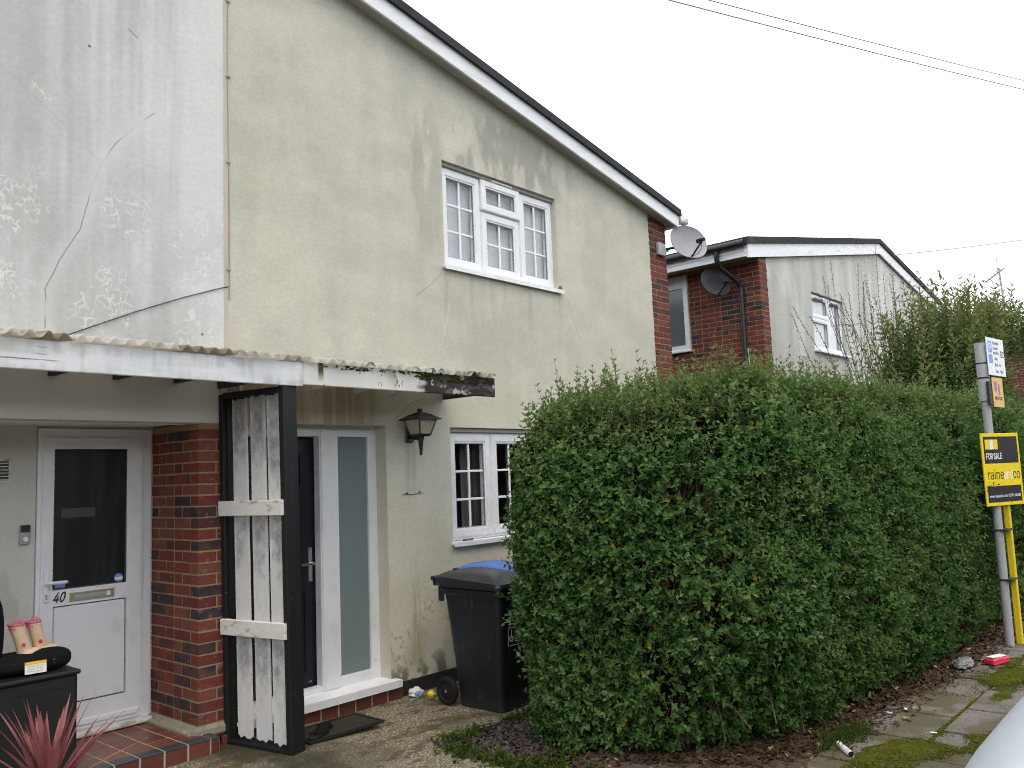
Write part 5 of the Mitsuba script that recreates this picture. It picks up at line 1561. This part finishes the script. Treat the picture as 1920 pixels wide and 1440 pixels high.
zs_soil = lambda x, y: -0.035 + 0.05 * nz(x, y, 0, 3.0, 9)
n = 9000
x, y = r3.uniform(0.82, 2.6, n), r3.uniform(-2.2, -1.14, n)
m, u = scatter_chips(x, y, zs_soil(x, y), 0.014, 0.002, r3)
solo('slate_mulch', m, 'slate_chip', 'dark slate and bark mulch on the bed beside the path', 'mulch', uv=u, kind='stuff')
n = 9000
x = r3.uniform(0.9, 8.0, n)
y = np.interp(x, HP[3:, 0], HP[3:, 1]) + r3.normal(loc=-0.03, scale=0.13, size=n)
m, u = scatter_chips(x, y, np.maximum(zs_soil(x, y), np.where(y < -3.2, 0.012, -0.05)), 0.017, 0.003, r3)
solo('leaf_litter', m, 'litter', 'brown fallen leaf litter along the foot of the hedge', 'litter', uv=u, kind='stuff')
# moss cushions on the slabs: thousands of tiny tufts, thinning towards the edges of each patch
ms = []
for cx, cy, rx, ry, n_ in ((2.25, -3.66, 0.62, 0.24, 2600), (2.05, -3.5, 0.42, 0.14, 900), (1.5, -3.6, 0.5, 0.22, 900), (4.45, -3.72, 0.65, 0.20, 1800), (3.95, -3.80, 0.45, 0.12, 800), (3.3, -4.1, 0.4, 0.14, 500), (5.1, -3.66, 0.4, 0.12, 500), (2.7, -3.95, 0.35, 0.14, 500)):
    n_ *= 4
    a_ = r3.uniform(0, 2 * np.pi, n_)
    q_ = np.sqrt(r3.random(n_)) * 1.25
    X_, Y_ = cx + rx * q_ * np.cos(a_), cy + ry * q_ * np.sin(a_)
    dens = 1.15 - q_ + 1.5 * (nz(X_, Y_, 0, 6.0, 90) - 0.5)
    k_ = dens > r3.random(n_) * 0.8
    ms.append(np.stack([X_[k_], Y_[k_], 0.008 + 0.016 * np.clip(dens[k_], 0, 1), np.clip(dens[k_], 0.3, 1)], 1))
for jy in (-3.67, -4.03):
    jx = r3.uniform(1.0, 7.0, 2600)
    jk = nz(jx, jy, 0, 2.2, 92) > 0.45
    ms.append(np.stack([jx[jk], jy + r3.normal(scale=0.018, size=jk.sum()), np.full(jk.sum(), 0.010), r3.uniform(0.4, 0.9, jk.sum())], 1))
for i_ in range(12):
    jy = r3.uniform(-4.0, -3.3, 260)
    ms.append(np.stack([-0.41 + 0.6 * (i_ + 2) + r3.normal(scale=0.014, size=260), jy, np.full(260, 0.010), r3.uniform(0.3, 0.8, 260)], 1))
ms = np.vstack(ms)
ico = trimesh.creation.icosphere(0, 1.0)
sz = r3.uniform(0.006, 0.013, len(ms)) * ms[:, 3]
V = (ico.vertices[None] * (1 + 0.5 * (r3.random((len(ms), 12, 1)) - 0.5)) * sz[:, None, None] * np.array([1, 1, 0.75]) + ms[:, None, :3]).reshape(-1, 3)
F = (np.arange(len(ms))[:, None, None] * 12 + ico.faces[None]).reshape(-1, 3)
solo('moss', trimesh.Trimesh(V, F, process=False), 'moss', 'bright green moss spreading over the pavement slabs', 'moss', smooth=True, kind='stuff')
# weeds along the path edge
n = 900
x = np.concatenate([r3.uniform(0.80, 1.9, 300), r3.normal(0.84, 0.06, 350), r3.uniform(0.8, 1.4, 250)])
y = np.concatenate([r3.normal(-1.17, 0.035, 300), r3.uniform(-2.1, -1.15, 350), r3.normal(-1.95, 0.12, 250)])
P = np.stack([x, y, zs_soil(x, y) + 0.005], 1)
keepw = (nz(x, y, 0, 5, 15) > 0.48) & (r3.random(n) < 0.6)
P = P[keepw]
d = norm(np.array([0, 0, 0.55]) + r3.normal(scale=0.5, size=P.shape))
d[:, 2] = np.abs(d[:, 2])
wm, wu = merge([sprigs(P, d, r3.uniform(0.02, 0.07, len(P)), 3, 0.028, 0.6, r3.random(len(P)), np.full(len(P), 0.5), r3)])
solo('weeds', wm, 'weed_leaf', 'low green weeds along the edge of the mulch bed', 'weeds', uv=wu, kind='stuff')
gx, gy = r3.normal(2.35, 0.16, 420), r3.normal(-3.26, 0.05, 420)
P = np.stack([gx, gy, np.full(420, 0.01)], 1)
d = norm(np.array([0, 0, 1.0]) + r3.normal(scale=0.45, size=P.shape))
gv, gf, gu = leaves(P, d, norm(r3.normal(size=P.shape)), r3.uniform(0.04, 0.10, 420), np.full(420, 0.006), r3.random(420), np.full(420, 0.6))
solo('grass_tuft', trimesh.Trimesh(gv, gf, process=False), 'weed_leaf', 'small tuft of grass at the foot of the hedge beside the moss', 'grass', uv=gu, kind='stuff')

# ---- litter
lt = thing('plastic_tube', 'short white plastic tube lying on the soil before the hedge', 'tube')
q0, q1 = np.array([2.20, -3.27, 0.03]), np.array([2.05, -3.40, 0.03])
part(lt, 'tube', tube([q0, q1], 0.018, 16, caps=False), 'litter_white', smooth=True)
part(lt, 'bore', tube([q1 + (q0 - q1) * 0.02, q0], 0.016, 16, caps=True), 'rubber')
rb = box(-0.125, 0.125, -0.055, 0.055, 0.0, 0.062, 0.012).subdivide().subdivide()
rb.vertices += 0.03 * (np.stack([nz(rb.vertices[:, 0], rb.vertices[:, 1], rb.vertices[:, 2], 14, 95 + i) for i in range(3)], 1) - 0.5)
rb.apply_scale(0.85)
rb.apply_transform(trimesh.transformations.rotation_matrix(-0.35, [0, 0, 1]))
rb.apply_translation([4.98, -3.55, 0.02])
k = solo('red_packet', rb, 'litter_red', 'crushed red and white food packet at the foot of the hedge near the sign', 'litter', smooth=30)
tp_ = box(-0.11, 0.10, -0.04, 0.035, 0.064, 0.073, 0.004).subdivide()
tp_.vertices += 0.012 * (np.stack([nz(tp_.vertices[:, 0], tp_.vertices[:, 1], tp_.vertices[:, 2], 18, 97 + i) for i in range(3)], 1) - 0.5)
tp_.apply_scale(0.85)
tp_.apply_transform(trimesh.transformations.rotation_matrix(-0.35, [0, 0, 1]))
tp_.apply_translation([4.98, -3.55, 0.02])
part(k, 'white_top', tp_, 'litter_white')
gb = trimesh.creation.icosphere(3, 0.09)
gb.vertices *= 1 + 0.6 * (meshkit.fbm(gb.vertices * 14, 3, 6)[:, None] - 0.5)
gb.vertices += 0.05 * (np.stack([nz(gb.vertices[:, 0], gb.vertices[:, 1], gb.vertices[:, 2], 26, 120 + i) for i in range(3)], 1) - 0.5)
gb.vertices *= [1.5, 0.8, 0.45]
gb.apply_translation([4.72, -3.36, 0.045])
solo('grey_bag', gb, mat('bag_grey', (0.16, 0.17, 0.17), 0.35, 0.5), 'crumpled grey plastic bag beside the red packet', 'litter')
for (x, y, a, lb) in ((3.2, -3.36, 0.4, 'small white paper scrap on the slab nearest the hedge'), (3.05, -3.30, 1.2, 'torn grey white scrap beside the leaf litter'), (2.75, -3.66, 2.0, 'tiny white scrap at the edge of the moss')):
    m = box(-0.02, 0.02, -0.009, 0.009, 0, 0.006, 0.002).subdivide()
    m.vertices += 0.01 * (np.stack([nz(m.vertices[:, 0] + x, m.vertices[:, 1], m.vertices[:, 2], 40, 99 + i) for i in range(3)], 1) - 0.5)
    m.apply_transform(trimesh.transformations.rotation_matrix(a, [0, 0, 1]))
    m.apply_translation([x, y, 0.022])
    solo('paper_scrap', m, 'litter_white', lb, 'litter')
k = solo('sill_tube', cyl((2.30, -0.012, 1.182), (2.42, -0.012, 1.182), 0.010, 10), mat('tube_brown', (0.16, 0.10, 0.08), 0.5), 'small brown tube lying on the lower window sill', 'tube')
solo('sill_stone', box(3.86, 3.90, -0.02, 0.02, 3.653, 3.70, 0.008), 'terracotta', 'small broken brick piece on the right end of the upper window sill', 'stone')

# ------------------------------------------------------------------ street signs
SP = thing('sign_pole', 'grey metal street pole carrying the white parking sign', 'pole')
part(SP, 'pole', cyl((5.80, -3.487, -0.05), (5.80, -3.487, 2.30), 0.038, 20), 'galvanised', smooth=40)
part(SP, 'sleeve', cyl((5.80, -3.487, 2.25), (5.80, -3.487, 2.80), 0.052, 20), 'galvanised', smooth=40)
part(SP, 'band', join(cyl((5.80, -3.487, 2.46), (5.80, -3.487, 2.475), 0.055, 20), cyl((5.80, -3.487, 2.60), (5.80, -3.487, 2.612), 0.055, 20)), 'lantern_black')


def on_board(o_, u_):
    u_ = np.asarray(u_, float)
    u_ /= np.linalg.norm(u_)
    return lambda m, x=0.0, y=0.0, z=0.0: place(m, np.asarray(o_) + u_ * x + np.array([0, 0, y]) + np.cross(u_, [0, 0, 1]) * z, u_, (0, 0, 1))


u_ = np.array([math.cos(math.radians(-6)), math.sin(math.radians(-6)), 0])
S1 = solo('parking_sign', box(0, 0.01, 0, 0.01, 0, 0.01), 'sign_white', 'small white parking sign with blue panels at the top of the grey pole', 'sign')
del scene[S1]
bd = on_board((5.75, -3.550, 2.49), u_)
SWD, SHT = 0.46, 0.36
part(S1, 'panel', bd(box(0, SWD, 0, SHT, -0.006, 0.0, 0.002)), 'sign_white')
part(S1, 'blue_panel', join(bd(box(0.03, 0.13, 0.215, 0.325, 0, 0.001)), bd(box(0.03, 0.13, 0.115, 0.2, 0, 0.001))), 'sign_blue')
part(S1, 'letter_p', bd(text('P', 0.07, 0.001, True, 0.06), 0.05, 0.235, 0.0012), 'sign_white')
rows = [('Resident', 0.300, 0.16), ('permit', 0.250, 0.13), ('holders', 0.205, 0.15), ('only', 0.150, 0.08), ('Mon-Fri', 0.090, 0.16), ('9am - 5pm', 0.030, 0.20)]
for i, (s, y, w) in enumerate(rows):
    part(S1, 'lettering', bd(text(s, 0.030, 0.001, False, w), 0.16 + 0.02 * (i > 2), y, 0.0005), 'sign_grey_text')
part(S1, 'zone_number', bd(text('B2', 0.060, 0.001, True, 0.09), 0.355, 0.185, 0.0006), 'sign_grey_text')
S2 = thing('notice', 'small orange notice strapped below the white parking sign', 'notice')
bd = on_board((5.80, -3.556, 2.19), u_)
part(S2, 'panel', bd(box(0, 0.28, 0, 0.28, -0.006, 0.0, 0.002)), 'sign_orange')
part(S2, 'backing', bd(box(-0.07, 0.05, 0.02, 0.24, -0.03, -0.007)), 'sign_black')
part(S2, 'symbol', bd(join(box(0.05, 0.11, 0.15, 0.24, 0, 0.001), box(0.15, 0.19, 0.12, 0.22, 0, 0.001)), 0, 0, 0.0004), 'sign_purple')
part(S2, 'lettering', bd(text('NOTICE', 0.03, 0.001, True, 0.2), 0.04, 0.07, 0.0004), 'sign_dark_text')
FS = thing('sale_board', 'yellow and black FOR SALE board on a yellow post tied to the grey pole', 'sign')
part(FS, 'post', box(5.915, 5.985, -3.565, -3.515, -0.05, 1.30, 0.004), 'post_yellow')
part(FS, 'tie', join(box(5.75, 6.0, -3.572, -3.440, 0.60, 0.615, 0.003), box(5.75, 6.0, -3.572, -3.440, 1.05, 1.065, 0.003)), 'cable_black')
ub = np.array([math.cos(math.radians(-21)), math.sin(math.radians(-21)), 0])
BW, BH = 0.62, 0.74
_b0 = on_board((5.585, -3.462, 1.28), ub)


def bd(m, x=0.0, y=0.0, z=0.0):
    m = m.copy()
    m.apply_translation([x, y, z])
    m.vertices[:, :2] *= 0.90
    return _b0(m)


part(FS, 'board', bd(box(0, BW, 0, BH, -0.012, 0.0, 0.002)), 'sign_yellow')
part(FS, 'upper_panel', bd(box(0.03, BW - 0.03, 0.43, BH - 0.035, 0, 0.0012)), 'sign_black')
part(FS, 'lower_panel', bd(box(0.03, BW - 0.03, 0.035, 0.20, 0, 0.0012)), 'sign_black')
part(FS, 'emblem', join(bd(box(0.055, 0.125, 0.575, 0.675, 0.0012, 0.002)), bd(box(0.19, 0.26, 0.575, 0.675, 0.0012, 0.002))), 'sign_yellow')
part(FS, 'emblem_stripe', bd(box(0.128, 0.187, 0.575, 0.675, 0.0012, 0.002)), 'sign_white')
part(FS, 'lettering', bd(text('FOR SALE', 0.060, 0.0012, True, 0.26), 0.055, 0.475, 0.0012), 'sign_white')
part(FS, 'address', bd(text('www.raineandco.com  01707 266885', 0.028, 0.0012, False, 0.52), 0.05, 0.085, 0.0012), 'sign_white')
part(FS, 'agent_name', join(bd(text('raine', 0.098, 0.0012, False, 0.26), 0.06, 0.270, 0), bd(text('co', 0.098, 0.0012, False, 0.115), 0.475, 0.270, 0)), 'sign_dark_text')
part(FS, 'agent_name_pale', bd(text('and', 0.098, 0.0012, False, 0.145), 0.325, 0.270, 0), 'sign_white')
part(FS, 'screw', join(*[cyl(np.array([5.585, -3.462, 1.28]) + ub * a + np.array([0, 0, b_]) + np.cross(ub, [0, 0, 1]) * 0.0, np.array([5.585, -3.462, 1.28]) + ub * a + np.array([0, 0, b_]) + np.cross(ub, [0, 0, 1]) * 0.005, 0.006, 10) for a, b_ in ((0.36, 0.46), (0.36, 0.03))]), 'metal_chrome')

# ------------------------------------------------------------------ white car parked beside the pavement
CA = thing('parked_car', 'white parked car, its bonnet edge at the lower right corner', 'car')
CX, CYc = -1.25, -5.385


def car_section(x, w, zb, zt, n=4.5, m=29):
    t = np.linspace(0, np.pi, m)
    y = w * np.sign(np.cos(t)) * np.abs(np.cos(t)) ** (2 / n)
    z = zb + (zt - zb) * np.abs(np.sin(t)) ** (2 / n)
    return np.stack([np.full(m, x), CYc + y, z], 1)


def skin(secs):
    m = len(secs[0])
    V = np.vstack(secs)
    F = []
    i = np.arange(m - 1)
    for k in range(len(secs) - 1):
        a = k * m + i
        F += [np.stack([a, a + 1, a + m + 1], 1), np.stack([a, a + m + 1, a + m], 1)]
    return trimesh.Trimesh(V, np.vstack(F), process=False)


lower = [(0.0, 0.60, 0.22, 0.58), (0.06, 0.72, 0.16, 0.70), (0.18, 0.80, 0.12, 0.80), (0.40, 0.845, 0.1, 0.875), (0.8, 0.862, 0.1, 0.935), (1.2, 0.868, 0.1, 0.975), (1.6, 0.87, 0.1, 0.985), (2.6, 0.87, 0.1, 0.985), (3.4, 0.865, 0.1, 0.99), (3.75, 0.84, 0.12, 0.97), (3.92, 0.78, 0.18, 0.85), (3.98, 0.70, 0.25, 0.7)]
xs_ = np.linspace(0, 3.98, 60)
L_ = np.array(lower)
secs = [car_section(CX + x, *[np.interp(x, L_[:, 0], L_[:, c_]) for c_ in (1, 2, 3)]) for x in xs_]
part(CA, 'body', skin(secs), 'car_paint', smooth=50)
gh = np.array([(1.65, 0.60, 0.90, 0.985), (1.95, 0.65, 0.90, 1.22), (2.15, 0.62, 0.90, 1.41), (2.6, 0.61, 0.90, 1.46), (3.2, 0.60, 0.90, 1.43), (3.6, 0.62, 0.90, 1.25), (3.85, 0.66, 0.90, 0.98)])
xs_ = np.linspace(1.65, 3.85, 30)
part(CA, 'window', skin([car_section(CX + x, *[np.interp(x, gh[:, 0], gh[:, c_]) for c_ in (1, 2, 3)], n=3.2) for x in xs_]), 'car_glass', smooth=50)
part(CA, 'car_roof', skin([car_section(CX + x, np.interp(x, gh[:, 0], gh[:, 1]) * 0.93, np.interp(x, gh[:, 0], gh[:, 3]) - 0.08, np.interp(x, gh[:, 0], gh[:, 3]) + 0.012, n=3) for x in np.linspace(2.1, 3.4, 16)]), 'car_paint', smooth=50)
for wx in (0.72, 3.25):
    for sy in (-1, 1):
        w = trimesh.creation.revolve(np.array([(0.0, -0.06), (0.2, -0.07), (0.22, -0.09), (0.30, -0.09), (0.315, -0.06), (0.315, 0.06), (0.30, 0.09), (0.22, 0.09), (0.0, 0.06)]), sections=36)
        w.apply_transform(trimesh.transformations.rotation_matrix(math.pi / 2, [1, 0, 0]))
        w.apply_translation([CX + wx, CYc + sy * 0.80, 0.205])
        part(CA, 'wheel', w, 'rubber', smooth=35)
for sy in (-1, 1):
    part(CA, 'headlight', blob(CX + 0.16, CYc + sy * 0.60, 0.66, 0.10, 0.15, 0.07), 'headlight_glass', smooth=True)

# ------------------------------------------------------------------ far houses, wires, aerial
FH = thing('far_brick_house', 'red brick house with chimney far down the street behind the shrub', 'house')
part(FH, 'wall', box(24, 33, -1.6, 6.5, -0.2, 5.0), 'brickwork')
part(FH, 'roof', extrude_yz(sg.Polygon([(-1.9, 5.0), (2.4, 6.0), (6.8, 5.0)]), 23.7, 33.3), 'roof_felt')
part(FH, 'chimney', join(box(26.0, 26.8, 0.40, 0.85, 5.0, 6.5, 0.02), box(25.95, 26.85, 0.36, 0.89, 6.2, 6.28, 0.02)), 'brickwork')
part(FH, 'chimney_pot', join(cyl((26.25, 0.55, 6.35), (26.25, 0.55, 6.5), 0.13, 16, 0.11), cyl((26.55, 0.7, 6.35), (26.55, 0.7, 6.5), 0.13, 16, 0.11)), 'terracotta')
for y0 in (1.2, 3.8):
    w_ = sub(FH, 'window')
    part(w_, 'frame', box(23.95, 24.02, y0, y0 + 1.1, 2.9, 4.1), 'upvc')
    part(w_, 'pane', box(23.94, 23.96, y0 + 0.08, y0 + 1.02, 2.98, 4.02), 'side_glass')
AE = thing('tv_aerial', 'thin television aerial on a tall mast above the far shrub', 'aerial')
part(AE, 'mast', cyl((26.9, 0.16, 4.8), (26.9, 0.26, 7.65), 0.028, 8), 'galvanised')
part(AE, 'boom', tube([(26.9, 0.10, 7.62), (26.9, 0.70, 7.25)], 0.022, 6), 'galvanised')
part(AE, 'elements', join(*[tube([(26.6, 0.20 + 0.09 * i, 7.56 - 0.055 * i), (27.2, 0.20 + 0.09 * i, 7.56 - 0.055 * i)], 0.010, 5) for i in range(6)], tube([(26.9, 0.30, 7.4), (26.9, 0.30, 7.95)], 0.012, 5)), 'galvanised')


# the other side of the street, behind the camera: what the windows look out on
OH = thing('terrace_across', 'red brick terrace across the street, seen only in reflections', 'house')
part(OH, 'wall', box(-36.0, 42.0, -40.0, -32.0, -0.2, 5.4), 'brickwork')
part(OH, 'roof', extrude_yz(sg.Polygon([(-40.6, 5.3), (-36.0, 8.2), (-31.4, 5.3)]), -36.3, 42.3), 'roof_felt')
HA = thing('hedge_across', 'tall dark hedge across the street, seen only in reflections', 'hedge')
hb = box(-36, 42, -18.4, -17.0, -0.1, 2.1).subdivide_to_size(0.9)
hb.vertices += 0.8 * (np.stack([nz(hb.vertices[:, 0], hb.vertices[:, 1], hb.vertices[:, 2], 1.1, 130 + i) for i in range(3)], 1) - 0.5)
part(HA, 'foliage', hb, mat('hedge_far', lambda p, n, uv: mix((0.015, 0.03, 0.01), (0.05, 0.085, 0.03), fbm(p.x * 3, p.y * 3, p.z * 3, 4)), 0.9, 0.1), kind='stuff')


def wire(a, b, sag, r):
    t_ = np.linspace(0, 1, 24)[:, None]
    q = np.asarray(a) * (1 - t_) + np.asarray(b) * t_
    q[:, 2] -= sag * 4 * t_[:, 0] * (1 - t_[:, 0])
    return tube(q, r, 5)


solo('overhead_wire', wire((4.31, -0.92, 6.78), (18.0, -3.63, 8.87), 0.03, 0.0085), 'wire_grey', 'lower of the two thin wires crossing the upper right sky', 'wire')
solo('overhead_wire', wire((4.57, -1.22, 6.77), (18.0, -3.66, 9.05), 0.03, 0.0075), 'wire_grey', 'upper of the two thin wires crossing the upper right sky', 'wire')
solo('overhead_wire', wire((14.9, 0.05, 5.93), (19.17, -2.59, 6.64), 0.03, 0.010), 'wire_grey', 'thin wire running from the grey rendered gable to the right', 'wire')
